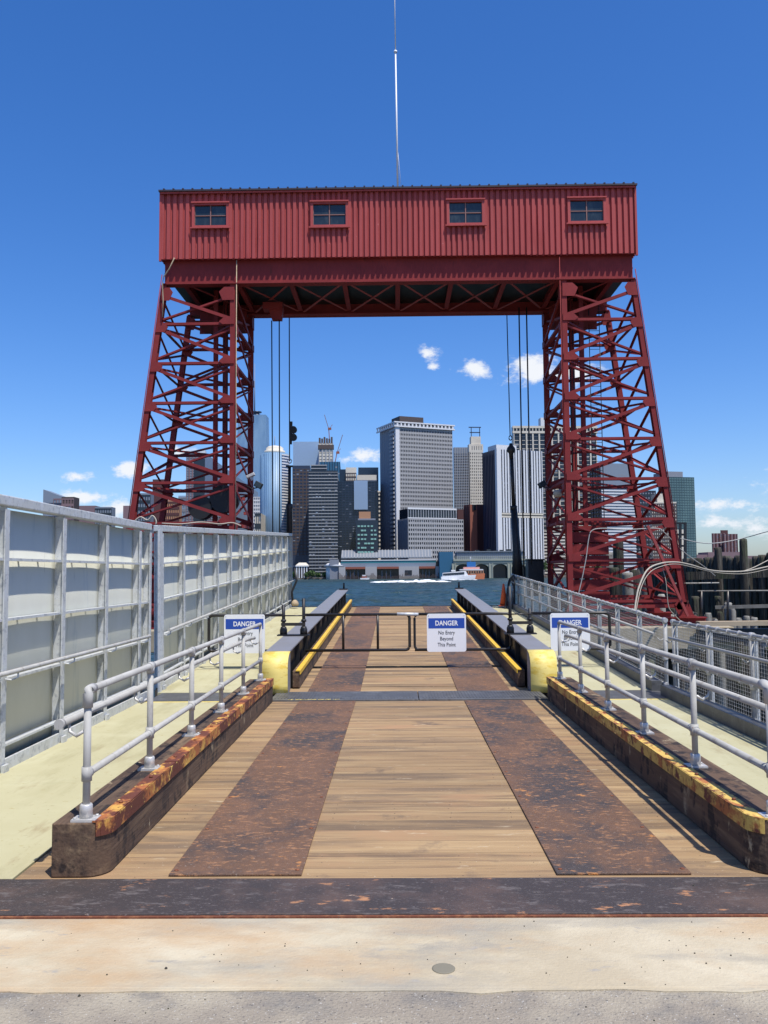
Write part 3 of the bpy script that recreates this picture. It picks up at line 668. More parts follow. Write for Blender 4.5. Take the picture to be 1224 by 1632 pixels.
# counterweight box with plates (right) and winch drums (left)
for q in range(6):
    gp(MB().box(5.15, 6.25, 26.2, 27.2, .75 + .36 * q, 1.07 + .36 * q), 'counterweight_plate', 'red')
gp(MB().box(5.2, 6.2, 26.15, 27.1, 2.92, 3.05), 'counterweight_cap', 'red')
for q in range(4):
    gp(MB().box(-6.35, -5.25, 26.3, 27.2, 1.6 + .4 * q, 1.96 + .4 * q), 'counterweight_plate', 'red')
for X, Z, r_ in ((-6.05, 3.7, .36), (-5.35, 3.95, .42)): gp(MB().tube([(X, 25.9, Z), (X, 26.4, Z)], r_, 20), 'winch_drum', 'black')
# ladder in the right tower
for X in (6.12, 6.45): gp(MB().tube([(X - .05, 27.3, .9), (X - .05 - .0, 27.3, ZT)], .014, 6), 'ladder_rail', 'black')
for q in range(30): gp(MB().tube([(6.07, 27.3, .95 + .3 * q), (6.40, 27.3, .95 + .3 * q)], .009, 6), 'ladder_rung', 'black')
# girders
for Y, nm in ((YF, 'front'), (YB, 'back')):
    m_ = MB(); m_.box(-6.93, 6.86, Y - .01, Y + .01, ZT + .03, 11.9); gp(m_, 'girder_web')
    m_ = MB(); m_.box(-6.97, 6.90, Y - .16, Y + .16, ZT, ZT + .028); m_.box(-6.97, 6.90, Y - .10, Y - .012, ZT + .03, ZT + .05); gp(m_, 'girder_flange')
    for q in range(11):
        X = -6.3 + q * 1.25; gp(MB().box(X, X + .014, Y + .012, Y + .13, ZT + .03, 11.4), 'girder_stiffener')
# underside: cross beams and bracing
for q in range(9):
    X = -6.4 + q * 1.59
    gp(MB().hbeam((X, YF + .17, ZT + .30), (X, YB - .17, ZT + .30), .14, .42, .02, up=(0, 0, 1)), 'cross_beam')
    if q < 8:
        for a, b in ((YF + .2, YB - .2), (YB - .2, YF + .2)): gp(MB().beam((X + .1, a, ZT + .06 + (.03 if a < b else 0)), (X + 1.5, b, ZT + .06 + (.03 if a < b else 0)), .08, .012), 'wind_brace', 'redlight')
gp(MB().box(-6.95, 6.88, YF + .02, YB - .02, 10.56, 10.60), 'shade_floor', 'black')  # floor set low in black: the underside's shade put into its colour
# knee stubs hanging below the back girder
gp(MB().box(-6.9, 6.85, YB + .17, YB + .19, ZT - .02, ZT + .9), 'girder_fascia')
# siding: box-rib sheet
def corr(x0, x1, z0, z1, Y, pitch=.17, d=.062, flip=1):
    m_ = MB(); n = max(1, round((x1 - x0) / pitch)); p = (x1 - x0) / n; pr = []
    for i in range(n):
        b = x0 + i * p; pr += [(b, 0), (b + .52 * p, 0), (b + .60 * p, d), (b + .92 * p, d)]
    pr.append((x1, 0))
    for i in range(len(pr) - 1):
        a, b = pr[i], pr[i + 1]; k = len(m_.v)
        m_.v += [(a[0], Y + flip * a[1], z0), (b[0], Y + flip * b[1], z0), (b[0], Y + flip * b[1], z1), (a[0], Y + flip * a[1], z1)]
        m_.f.append((k, k + 1, k + 2, k + 3)); m_.sm.append(False)
    return m_
YS = 24.775; HZ0, HZ1 = 10.93, 12.93; HX0, HX1 = -7.02, 6.94
wins = []
for x0p, x1p, y0p, y1p in ((306, 365, 323, 364), (495, 555, 321, 363), (712, 772, 318, 360), (905, 965, 315, 357)):
    a = at(x0p, y1p, YS); b = at(x1p, y0p, YS); wins.append((a.x, b.x, a.z, b.z))
xs = HX0; random.seed(41)
def sheets(xa, xb):
    n_ = max(1, round((xb - xa) / 1.02)); wd_ = (xb - xa) / n_
    for q in range(n_): gp(corr(xa + wd_ * q, xa + wd_ * (q + 1), HZ0 + random.uniform(-.012, .008), HZ1, YS + random.uniform(-.005, .005)), 'siding_sheet', 'redsiding')
for a, b, z0, z1 in wins:
    sheets(xs, a); gp(corr(a, b, HZ0, z0, YS), 'siding_sheet', 'redsiding'); gp(corr(a, b, z1, HZ1, YS), 'siding_sheet', 'redsiding'); xs = b
sheets(xs, HX1)
gp(corr(HX0, HX1, HZ0, HZ1 + .25, 28.5, flip=-1), 'siding_sheet', 'redsiding')
for X in (HX0, HX1):
    m_ = corr(YS, 28.5, HZ0, HZ1 + .1, X, flip=1 if X < 0 else -1); m_.v = [(b, a, c) for a, b, c in m_.v]; gp(m_, 'siding_sheet', 'redsiding')
for X in (HX0, HX1): gp(MB().box(X - .03, X + .03, YS - .02, YS + .05, HZ0 - .06, HZ1), 'corner_trim', 'redsiding')
gp(MB().box(HX0 + .02, HX1 - .02, YS + .045, 28.44, HZ0 + .02, HZ0 + .04), 'house_soffit', 'red')
gp(MB().box(HX0 + .04, HX1 - .04, YS + .6, YS + .62, HZ0 + .05, HZ1), 'inner_lining', 'black')
# window assemblies
for a, b, z0, z1 in wins:
    fr = MB(); t = .075
    fr.box(a, a + t, YS - .035, YS + .07, z0, z1); fr.box(b - t, b, YS - .035, YS + .07, z0, z1); fr.box(a + t, b - t, YS - .035, YS + .07, z1 - t, z1); fr.box(a + t, b - t, YS - .035, YS + .07, z0, z0 + t)
    f_ = gp(fr, 'window', 'redsiding')
    def sub(m_, nm, mt):
        m_.v = [(p_[0] - GO.x, p_[1] - GO.y, p_[2] - GO.z) for p_ in m_.v]; return m_.obj(nm, mt, f_)
    sub(MB().box(a - .05, b + .05, YS - .085, YS - .036, z0 - .03, z0 + .01), 'sill', 'redsiding')
    sub(MB().box(a - .02, b + .02, YS - .075, YS - .036, z1 - .02, z1 + .02), 'head_flashing', 'redsiding')
    mx_, mz = (a + b) / 2, (z0 + z1) / 2
    for X0, X1 in ((a + t, mx_ - .013), (mx_ + .013, b - t)):
        for Z0, Z1 in ((z0 + t, mz - .013), (mz + .013, z1 - t)): sub(MB().box(X0 + .012, X1 - .012, YS + .030, YS + .036, Z0 + .012, Z1 - .012), 'pane', 'winglass')
    mm = MB(); mm.box(mx_ - .015, mx_ + .015, YS + .008, YS + .045, z0 + t, z1 - t); mm.box(a + t, mx_ - .015, YS + .01, YS + .045, mz - .012, mz + .012); mm.box(mx_ + .015, b - t, YS + .01, YS + .045, mz - .012, mz + .012)
    mm.box(a + t, a + t + .015, YS + .01, YS + .045, z0 + t, z1 - t); mm.box(b - t - .015, b - t, YS + .01, YS + .045, z0 + t, z1 - t); mm.box(a + t + .015, b - t - .015, YS + .01, YS + .045, z0 + t, z0 + t + .018); sub(mm, 'muntin', 'winframe')
# roof
rf = MB(); rf.hexa([(HX0 - .04, YS - .12, HZ1 + .0), (HX1 + .04, YS - .12, HZ1 + .0), (HX1 + .04, 28.6, HZ1 + .28), (HX0 - .04, 28.6, HZ1 + .28), (HX0 - .04, YS - .12, HZ1 + .05), (HX1 + .04, YS - .12, HZ1 + .05), (HX1 + .04, 28.6, HZ1 + .33), (HX0 - .04, 28.6, HZ1 + .33)])
gp(rf, 'roof', 'roof')
for q in range(50):
    X = HX0 + .12 + q * .281
    gp(MB().beam((X, YS - .125, HZ1 + .06), (X, 28.6, HZ1 + .34), .05, .05), 'roof_seam', 'roof')
gp(MB().box(HX0, HX1, YS - .075, YS - .045, HZ1 - .055, HZ1 - .002), 'eave_trim', 'redsiding')
for X, Y2 in ((-4.0, 26.8),):
    gp(MB().box(X - .28, X + .34, Y2 - .2, Y2 + .2, 9.98, 10.19), 'sheave_bracket'); gp(MB().prism([(X - .1, 9.98), (X + .34, 9.98), (X + .30, 9.66), (X + .0, 9.66)], Y2 - .12, Y2 + .12, ax='y'), 'sheave_bracket')
# pale conduit across left end
a = at(276, 413, 24.6); gp(MB().tube([at(278, 411, 24.62), at(270, 428, 24.72), at(261, 441, 24.75), at(259, 452, 24.76), at(260, 480, 24.78), at(259, 505, 24.8)], .018, 6), 'conduit', 'wood_pale')
# clamp-on details inside legs: rungs/insulators on the inner faces
for sx in (-1, 1):
    for q in range(7):
        z = 1.4 + q * .42; gp(MB().box(*sorted((cx + sx * 4.72, cx + sx * 4.80)), 26.2 + .3 * (q % 2), 26.35 + .3 * (q % 2), z, z + .09), 'cleat', 'redlight')
# mast on the roof
ms = thing('radio_mast', 'thin tall white mast standing on the roof of the red machinery house', 'mast', (.28, 26.4, HZ1 + .15))
b0 = at(634, 303, 26.4); t0 = at(629, 0, 26.4); top = b0 + (t0 - b0) * 1.35; o0 = Vector((.28, 26.4, HZ1 + .15))
MB().tube([b0 - o0 + Vector((0, 0, -.25)), b0 + (t0 - b0) * .72 - o0], .033, 10, .024).obj('pole', 'mast', ms)
MB().tube([b0 + (t0 - b0) * .72 - o0, top - o0], .019, 10, .012).obj('upper_pole', 'mast', ms)
MB().tube([b0 + Vector((.12, 0, -.1)) - o0, b0 + (t0 - b0) * .25 - o0], .006, 6).obj('stay', 'mast', ms)
MB().lathe([(.05, 0), (.05, .06)], b0 + (t0 - b0) * .72 - o0, 10).obj('collar', 'mast', ms)

# footings
for sx in (-1, 1):
    xa, xb = sorted((sx * 4.35, sx * 9.2))
    t = thing('concrete_footing', 'beige concrete footing under the %s gantry tower' % ('left' if sx < 0 else 'right'), 'footing', (sx * 6.3, 24, -.5), group='concrete footings of the gantry')
    MB().box(xa - sx * 6.3, xb - sx * 6.3, .3, 5.3, 0, .62).obj('cap', 'pad', t, bevel=.03)
    for X in (-1.6, -.5, .6, 1.7):
        for Y in (.6, 2.5, 4.8): MB().lathe([(.2, -4.2), (.2, -.001)], (X, Y, 0), 10).obj('pile', 'wood_dark', t)

# ------------------------------------------------------------------ lifting ropes, rods
def rope(lab, pts, r): return tag(MB().tube(pts, r, 6).obj('lifting_rope', 'black'), lab, 'rope', 'wire ropes hanging from the gantry')
rope('leftmost black wire rope hanging from the gantry', [at(433, 511, 26.8), at(435.5, 850, 26.8) + Vector((0, 0, -2.4))], .020)
rope('second black wire rope from the left, under the pulley bracket', [at(445, 500, 26.8), at(446, 850, 26.8) + Vector((0, 0, -2.4))], .020)
rope('middle one of the three black ropes on the right', [at(827, 490, 27.3), at(835, 905, 27.3)], .024)
rope('rightmost of the three black ropes on the right', [at(839, 490, 27.3), at(847, 900, 27.3)], .024)
# left rod
a = at(461, 497, 28.9); RY = 28.9
t = thing('lifting_rod', 'black lifting rod with a double pulley block hanging on the left', 'lifting rod', (a.x, RY, 1.2), group='lifting rods hanging from the gantry')
o0 = Vector((a.x, RY, 1.2))
MB().tube([at(461, 490, RY) - o0, at(461.5, 735, RY) - o0], .019, 8).obj('rope', 'black', t)
b = MB(); p = at(464, 672, RY) - o0; q = at(463, 708, RY) - o0; b.beam(p, q, .09, .1, up=(0, 1, 0)); b.obj('block_cheek', 'black', t)
for yy in (685, 697):
    c_ = at(467.5, yy, RY) - o0; MB().tube([c_ - Vector((0, .04, 0)), c_ + Vector((0, .04, 0))], .125, 16).obj('sheave', 'black', t)
c_ = at(461.5, 735, RY) - o0
MB().tube([c_ + Vector((.07 * math.cos(x), 0, .07 * math.sin(x))) for x in [2 * PI * i / 12 for i in range(13)]], .02, 8, cap=False).obj('shackle_ring', 'galv', t)
b = MB(); p = at(461.5, 742, RY) - o0; b.box(p.x - .12, p.x + .12, -.06, .06, p.z - .05, p.z + .0); b.obj('cross_head', 'black', t)
MB().tube([at(461.5, 742, RY) - o0, at(461.5, 806, RY) - o0], .052, 12).obj('upper_rod', 'black', t)
MB().lathe([(.09, 0), (.115, -.05), (.115, -.12), (.10, -.18), (.10, -2.5)], at(461.2, 803, RY) - o0, 14).obj('lower_rod', 'black', t)
# right rod
a = at(816, 715, RY)
t = thing('lifting_rod', 'black lifting rod with a round swivel, hanging on the right beside the mesh fence', 'lifting rod', (a.x, RY, 1.2), group='lifting rods hanging from the gantry'); o0 = Vector((a.x, RY, 1.2))
MB().tube([at(807.5, 490, RY) - o0, at(813, 694, RY) - o0], .017, 8).obj('rope', 'black', t)
c_ = at(813.5, 698, RY) - o0
MB().tube([c_ + Vector((.05 * math.cos(x), 0, .075 * math.sin(x))) for x in [2 * PI * i / 12 for i in range(13)]], .018, 8, cap=False).obj('shackle_ring', 'black', t)
MB().lathe([(.05, .22), (.07, .14), (.13, .07), (.15, 0), (.13, -.06), (.08, -.12), (.07, -.3)], at(814.5, 717, RY) - o0, 14).obj('swivel', 'black', t)
MB().tube([at(815.5, 725, RY) - o0, at(818.5, 808, RY) - o0], .062, 12).obj('upper_rod', 'black', t)
MB().lathe([(.06, .04), (.13, .02), (.11, -.05), (.10, -.1)], at(818.5, 808, RY) - o0, 14).obj('collar', 'black', t)
MB().tube([at(818.8, 806, RY) - o0, at(824, 885, RY) - o0, at(825, 925, RY) - o0], .105, 12, .19).obj('lower_rod', 'black', t)
a = at(842, 893, 28.7); b = at(868, 950, 28.7)
t = thing('control_cabinet', 'black steel cabinet beyond the end of the right mesh fence', 'cabinet', ((a.x + b.x) / 2, 28.9, b.z)); w2 = (b.x - a.x) / 2
MB().box(-w2, w2, -.2, .3, 0, a.z - b.z).obj('body', 'black', t, bevel=.02); MB().box(-w2 - .03, w2 + .03, -.24, .34, a.z - b.z, a.z - b.z + .04).obj('lid', 'black', t)
# floodlights
for lab, px, py, Y, s in (('square black floodlight on the inner side of the left tower', 412, 773, 26.6, 1), ('black floodlight on the inner side of the right tower', 864, 772, 27.2, -1)):
    c_ = at(px, py, Y); t = thing('floodlight', lab, 'floodlight', c_, (0, .5 * s, 0), group='floodlights on the gantry towers')
    MB().box(-.12, .12, -.09, .09, -.09, .09).obj('housing', 'black', t, bevel=.015); MB().box(-.10, .10, -.10, -.0905, -.07, .07).obj('lens', 'winglass', t)
    MB().tube([(0, 0, -.09), (-.12 * s, 0, -.2), (-.35 * s, 0, -.2)], .02, 6).obj('arm', 'black', t)
c_ = at(401, 757, 26.2); t = thing('floodlight', 'pale tilted floodlight beside the black one on the left tower', 'floodlight', c_, (0, -.4, 0), group='floodlights on the gantry towers')
MB().box(-.17, .1, -.09, .09, -.05, .04).obj('housing', 'fitting', t, bevel=.015); MB().box(-.08, .0, -.03, .03, -.16, -.05).obj('bracket', 'galv', t)
c_ = at(889, 786, 25.6); t = thing('lamp', 'cream round lamp housing inside the right tower', 'lamp', c_)
MB().lathe([(.05, -.12), (.12, -.09), (.14, 0), (.11, .09), (.05, .12)], (0, 0, 0), 14).obj('shade', 'rope', t)
# cone
c_ = at(803, 966, 27.3)
t = thing('traffic_cone', 'faded orange traffic cone at the far end of the right walkway', 'traffic cone', c_)
MB().box(-.17, .17, -.17, .17, 0, .03).obj('base', 'orange', t, bevel=.01); MB().lathe([(.125, .03), (.03, .68), (.022, .70)], (0, 0, 0), 18).obj('body', 'orange', t)
# hose coil
t = thing('hose_coil', 'black hose loops hung over the far end of the right mesh fence', 'hose', (3.55, 27.2, .6))
for q in range(5):
    pts = [(-.12 - .03 * q + .2 * (0.6 + .1 * q) * math.cos(a_) * .8, .25 * math.sin(a_ * 1) - .3 * q * .4, .35 + (.52 + .03 * q) * math.sin(a_ + .3 * q)) for a_ in [2 * PI * i / 20 for i in range(21)]]
    MB().tube(pts, .017, 7, cap=False).obj('loop', 'black', t)
# life ring post etc at left far end
c_ = at(470, 966, 27.6)
t = thing('debris_bundle', 'small pile of rope and scrap at the far end of the left walkway', 'debris', c_)
MB().lathe([(.09, 0), (.13, .06), (.1, .14), (.04, .2)], (0, 0, 0), 9).obj('bundle', 'wood_pale', t); MB().tube([(-.05, 0, 0), (-.1, .05, .45), (.05, .05, .8), (-.02, .1, 1.2)], .035, 7).obj('strap', 'black', t)

# ------------------------------------------------------------------ loose cables by the right tower
def cable(lab, pts, r, m_, grp='loose cables and hoses round the right tower'):
    P_ = [at(*p) for p in pts]; Q = []
    for i in range(len(P_) - 1):
        p0 = P_[max(i - 1, 0)]; p1 = P_[i]; p2 = P_[i + 1]; p3 = P_[min(i + 2, len(P_) - 1)]
        for k in range(6):
            s = k / 6; Q.append(.5 * ((2 * p1) + (p2 - p0) * s + (2 * p0 - 5 * p1 + 4 * p2 - p3) * s * s + (3 * p1 - p0 - 3 * p2 + p3) * s ** 3))
    Q.append(P_[-1]); return tag(MB().tube(Q, r, 7).obj('cable', m_), lab, 'cable', grp)
cable('pale thick hose arching from the footing and sagging to the right', [(1011, 978, 21.), (1014, 955, 21.2), (1019, 934, 21.4), (1032, 908, 21.8), (1053, 898, 22.5), (1077, 896, 23.5), (1100, 900, 24), (1128, 908, 25), (1157, 911, 26), (1190, 910, 27), (1224, 903, 28), (1290, 890, 30)], .022, 'rope')
cable('thin pale wire running just beside the thick arching hose', [(1013, 978, 21.), (1022, 936, 21.4), (1036, 912, 21.8), (1056, 902, 22.5), (1077, 899, 23.5), (1100, 903, 24), (1128, 910, 25), (1157, 914, 26), (1190, 914, 27), (1224, 907, 28)], .010, 'rope')
cable('grey hose looping up over the right tower bracing', [(921, 950, 24.6), (927, 925, 24.6), (934, 890, 24.6), (938, 860, 24.6), (943, 846, 24.6), (960, 842, 24.6), (1000, 844, 24.6), (1046, 842, 24.6), (1060, 850, 24.7), (1090, 880, 25.5), (1122, 903, 27), (1140, 918, 28)], .014, 'rail')
cable('thin wire strung high from the right tower to the pile tops', [(1085, 858, 26), (1110, 864, 28), (1135, 866, 30), (1165, 862, 31), (1195, 855, 31), (1224, 847, 30), (1280, 835, 30)], .016, 'rail')
cable('second pale hose rising at the right edge over the piles', [(1180, 912, 27), (1200, 905, 27.5), (1224, 893, 28), (1270, 870, 29)], .016, 'rope')
cable('yellowish rope dangling between the right tower braces', [(1056, 905, 24.7), (1061, 925, 24.6), (1063, 945, 24.6), (1066, 968, 24.6), (1075, 980, 24.6), (1085, 990, 24.6)], .012, 'rope')
cable('pale tangled rope on top of the left panel fence', [(215, 830, 13.2), (224, 824, 13.2), (235, 829, 13.2), (243, 822, 13.2), (249, 831, 13.2), (246, 842, 13.2)], .012, 'rope', 'ropes lying on the panel fences')
cable('long thin pale rope lying along the farther panel fence top', [(258, 834, 14.8), (290, 835, 15), (320, 832, 15.2), (350, 835, 15.6), (370, 833, 16), (384, 838, 16)], .010, 'rope', 'ropes lying on the panel fences')

# ------------------------------------------------------------------ pile wall and stubs on the right
random.seed(31)
pa, pb, pc = Vector((12.6, 39, 0)), Vector((13.6, 31.5, 0)), Vector((17.5, 27, 0))
def pile(x, y, r, z, m_, lab, grp, nm='timber_pile', z0=WZ - .5):
    mm = MB(); n = 10; prof = [(r * 1.08, z0 - z), (r * 1.0, -.12), (r * random.uniform(.92, 1), -.03), (r * random.uniform(.6, .85), random.uniform(-.01, .03))]
    mm.lathe(prof, (0, 0, 0), n); mm.v = [(a + random.uniform(-.02, .02), b + random.uniform(-.02, .02), c) for a, b, c in mm.v]
    o = mm.obj(nm, m_); o.location = (x, y, z); return tag(o, lab, 'pile', grp)
seg = []
for A_, B_ in ((Vector((11.6, 41, 0)), Vector((13.4, 33.5, 0))), (Vector((13.5, 33.2, 0)), Vector((17, 27.5, 0)))):
    n = int((B_ - A_).length / .33)
    for i in range(n): seg.append(A_ + (B_ - A_) * (i / n))
for i, p in enumerate(seg[::2]):
    q = p + Vector((.28, .32, 0)); pile(q.x, q.y, .24, 1.95 + .35 * i / len(seg) * 2 + random.uniform(-.07, .05), 'wood_dark', 'dark timber pile in the second row, behind the close wall of piles', 'second row piles of the timber wall')
for i, p in enumerate(seg):
    pile(p.x + random.uniform(-.05, .05), p.y, random.uniform(.14, .19), 2.05 + .35 * i / len(seg) + random.uniform(-.07, .07), 'wood_dark', 'dark weathered timber pile in the close wall of piles at the right edge', 'piles of the timber wall')
a = at(1144, 872, 33); pile(a.x, a.y, .14, a.z, 'wood_dark', 'tall mossy pile standing above the wall, in front of the brown towers', 'tall mossy piles')
a = at(1184, 858, 31.5); pile(a.x, a.y, .13, a.z, 'wood_dark', 'tallest mossy pile standing above the wall, near the right edge', 'tall mossy piles')
for q, (px, py, Y) in enumerate(((978, 905, 31), (1000, 912, 31.5), (1012, 908, 32), (968, 880, 33), (985, 862, 34), (1024, 880, 34.5))):
    a = at(px, py, Y); pile(a.x, a.y, .2, a.z, 'wood_grey' if q % 2 else 'wood_dark', 'thick old pile behind the right gantry tower, %s of six' % ('third from left', 'fourth from left', 'fifth from left', 'leftmost', 'tallest', 'rightmost')[q], 'old piles behind the right tower')
for i in range(64):
    x = random.uniform(8.9, 12.6); y = random.uniform(24.5, 32.5); 
    if x > 12.2 and y > 31: continue
    pile(x, y, random.uniform(.08, .15), random.uniform(-1.0, .1) + (y - 24.5) * .09, 'wood_grey' if random.random() < .3 else 'wood_dark', 'broken grey pile stub standing low beside the right gantry tower', 'broken pile stubs beside the right tower', 'pile_stub')
def timber(lab, p, q, a, b, m_, nm='timber_beam'): return tag(MB().beam(p, q, a, b).obj(nm, m_), lab, 'beam')
timber('heavy dark waler beam halfway up the pile wall', at(1095, 918, 32.6), at(1290, 911, 30.6), .3, .3, 'wood_dark')
timber('long pale timber ledge low at the right edge', at(1112, 994, 24), at(1300, 992, 24), .3, .12, 'wood_pale')
timber('black beam in place of the shadow under the pale timber ledge', at(1112, 1012, 24.1), at(1300, 1012, 24.1), .3, .35, 'black')  # shadow beneath the ledge, drawn as a black beam
timber('grey pipe laid across the pile stubs, lower one', at(1140, 968, 27), at(1300, 964, 26), .1, .1, 'wood_grey', 'rail_beam')
t = thing('pipe_barrier', 'rusty dark pipe barrier in front of the pile wall at the right', 'barrier', at(1125, 1000, 26))
o0 = at(1125, 1000, 26)
for px in (1118, 1160, 1250): MB().tube([at(px, 942, 26) - o0, at(px, 1000, 26) - o0], .04, 8).obj('post', 'blackpipe', t)
MB().tube([at(1112, 942, 26) - o0, at(1300, 941, 26) - o0], .022, 8).obj('rail', 'wood_grey', t)
MB().tube([at(1072, 930, 28) - o0, at(1146, 929, 28) - o0], .022, 8).obj('rail', 'wood_grey', t)
# steel frame behind outer leg
t = thing('scaffold_frame', 'small dark steel frame standing behind the right tower leg', 'frame', at(1080, 900, 36)); o0 = at(1080, 900, 36)
for px in (1073, 1084, 1092): MB().beam(at(px, 833, 36) - o0, at(px, 905, 36) - o0, .1, .1).obj('post', 'black', t)
for py in (834, 852, 870): MB().beam(at(1071, py, 36) - o0, at(1094, py, 36) - o0, .08, .08).obj('crossbar', 'black', t)

# ------------------------------------------------------------------ skyline
FM = dict(
 dk=mat('facade_dark_glass', (.018, .024, .034), .15), dk2=mat('facade_blue_black', (.010, .020, .040), .12),
 navy=mat('facade_navy', (.03, .042, .075), .3), stone=mat('facade_grey_stone', (.37, .365, .36), .7), white=mat('facade_white', (.66, .66, .66), .6),
 lead=mat('facade_lead', (.22, .23, .26), .6), beige=mat('facade_beige', (.62, .57, .47), .8, layers=[((.52, .46, .37), .05, .5, .7, 4)]),
 brick=mat('facade_brick', (.26, .085, .055), .85), brickd=mat('facade_brick_dark', (.09, .035, .035), .85), tan=mat('facade_tan', (.42, .22, .12), .85),
 blueg=mat('facade_blue_glass', (.13, .25, .40), .5, .0, layers=[((.22, .36, .50), (.03, .03, .01), .4, .65, 3)]), paleg=mat('facade_pale_glass', (.27, .38, .52), .5, 0),
 green=mat('facade_green_glass', (.085, .15, .155), .45, .0, layers=[((.11, .19, .19), (.05, .05, .012), .45, .65, 3)]), teal=mat('facade_teal', (.03, .20, .22), .5),
 brown=mat('facade_brown', (.075, .055, .05), .7), greyb=mat('facade_grey_blue', (.20, .24, .29), .5), copper=mat('facade_green_grey', (.33, .34, .27), .8, layers=[((.26, .30, .27), .08, .5, .7, 4)]),
 roofg=mat('facade_roof', (.17, .19, .215), .5), netting=mat('facade_netting', (.02, .11, .20), .7), purple=mat('facade_purple', (.21, .14, .15), .9), foam=mat('foam', (.8, .82, .82), .6), leaf=mat('leaf', (.06, .11, .03), .8),
 cyan=mat('facade_light_green', (.25, .45, .38), .4))
def facegrid(m_, w_, h_, nx, ny, fx, fz, z0, face, dp, dp2=None, d=0):
    dp2 = dp * .8 if dp2 is None else dp2
    def bx(a0, a1, p, z1, z2, q):
        if face == 'f': m_.box(a0, a1, -p - q, -q, z1, z2)
        elif face == 'l': m_.box(-p - q, -q, a0, a1, z1, z2)
        else: m_.box(w_r + q, w_r + p + q, a0, a1, z1, z2)
    w_r = d
    if nx:
        for i in range(nx + 1):
            c = w_ * i / nx; hw = w_ / nx * fx / 2; bx(max(0, c - hw), min(w_, c + hw), dp, z0, z0 + h_, .02)
    if ny:
        for j in range(ny + 1):
            c = z0 + h_ * j / ny; hh = h_ / ny * fz / 2; bx(0, w_, dp2, max(z0, c - hh), min(z0 + h_, c + hh), .02)
def bld(name, lab, cat, xl, xc, xr, yt, D, th=0, core='dk', grids=(), zb=None, deep=None, group=None):
    """grids: (face, material, nx, ny, fx, fz, z0frac, z1frac, dp)"""
    th = math.radians(th); top = at(xc, yt, D); zb = WZ + 1.5 if zb is None else zb
    c = Vector((top.x, D, zb)); h = top.z - zb
    def solve(px, d):   # distance along d from c so that it projects on px
        lo, hi = 0, 600
        def pr(t):
            v = Vector((c.x + d[0] * t, c.y + d[1] * t, top.z)) - CAM
            return 612 + FPX * v.dot(RI) / v.dot(FW)
        sgn = 1 if px > xc else -1
        for _ in range(40):
            m = (lo + hi) / 2
            if (pr(m) - px) * sgn < 0: lo = m
            else: hi = m
        return lo
    W = solve(xr, (math.cos(th), math.sin(th)))
    Dp = solve(xl, (-math.sin(th), math.cos(th))) if xl < xc - .5 else (deep or W * .8)
    t = thing(name, lab, cat, c, (0, 0, th), group=group)
    gf = [g_ for g_ in grids if g_[0] == 'f' and g_[1] != 'green']
    nx = max([g_[2] for g_ in gf] + [0]); ny = max([g_[3] for g_ in gf] + [0])
    if nx and ny == 0: ny = 30
    if ny and nx == 0: nx = 12
    if nx and ny:
        for nm_, mt_, pr_ in (('blinds', 'lead', .10), ('lit_panes', 'greyb', .08)):  # random panes get a flat tone of their own, like drawn blinds
            bm_ = MB(); rg = random.Random(len(lab) + ord(nm_[0]))
            for i in range(nx):
                for j in range(ny):
                    if rg.random() < pr_: hh = h * .97 / ny; z_ = hh * (j + rg.choice((.25, .5))); bm_.box(W * (i + .2) / nx, W * (i + .8) / nx, -.016, -.004, z_, min(z_ + hh * .4, hh * (j + .95)))
            if bm_.v: bm_.obj(nm_, FM[mt_], t, kind='stuff')
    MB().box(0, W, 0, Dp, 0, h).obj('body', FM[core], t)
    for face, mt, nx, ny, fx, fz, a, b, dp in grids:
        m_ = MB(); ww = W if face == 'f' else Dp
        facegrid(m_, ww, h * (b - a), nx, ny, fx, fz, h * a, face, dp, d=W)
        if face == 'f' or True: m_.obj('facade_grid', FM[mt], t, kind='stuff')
    return t, W, Dp, h
# --- main tower
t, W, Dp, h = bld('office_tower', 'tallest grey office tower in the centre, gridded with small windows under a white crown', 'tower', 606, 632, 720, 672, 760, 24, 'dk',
    [('f', 'stone', 34, 37, .42, .48, .0, .985, .9), ('l', 'lead', 9, 0, .9, .3, 0, .985, .4)])  # left face turned from the sun: its shade is in the darker grey
MB().box(-1.6, 2.2, -1.4, 2.0, 0, h * .985).obj('corner_column', FM['white'], t)
m_ = MB(); m_.box(-2.4, W + 2, -2.4, 0, h * .965, h * .974); m_.box(-2.4, W + 2, -2.4, 0, h * .992, h * 1.0)
for i in range(16): m_.box(W * i / 15.0 - .7, W * i / 15.0 + .7, -2.2, 0, h * .974, h * .992)
m_.box(-3.2, -2.42, -2.4, Dp + 2, h * .965, h * .974); m_.box(-3.2, -2.42, -2.4, Dp + 2, h * .992, h)
for i in range(9): m_.box(-3, -2.43, Dp * i / 8 - .7, Dp * i / 8 + .7, h * .974, h * .992)
m_.obj('crown', FM['white'], t, kind='stuff')
MB().box(W * .12, W * .55, 8, Dp * .7, h + .01, h * 1.05).obj('penthouse', FM['brown'], t)
m_ = MB(); 
for i in range(35): m_.box(-3.2 + 0, -2.0, Dp * .02, Dp * .24, h * (.02 + i * .027), h * (.02 + i * .027 + .013))
m_.obj('corner_windows', FM['stone'], t, kind='stuff')
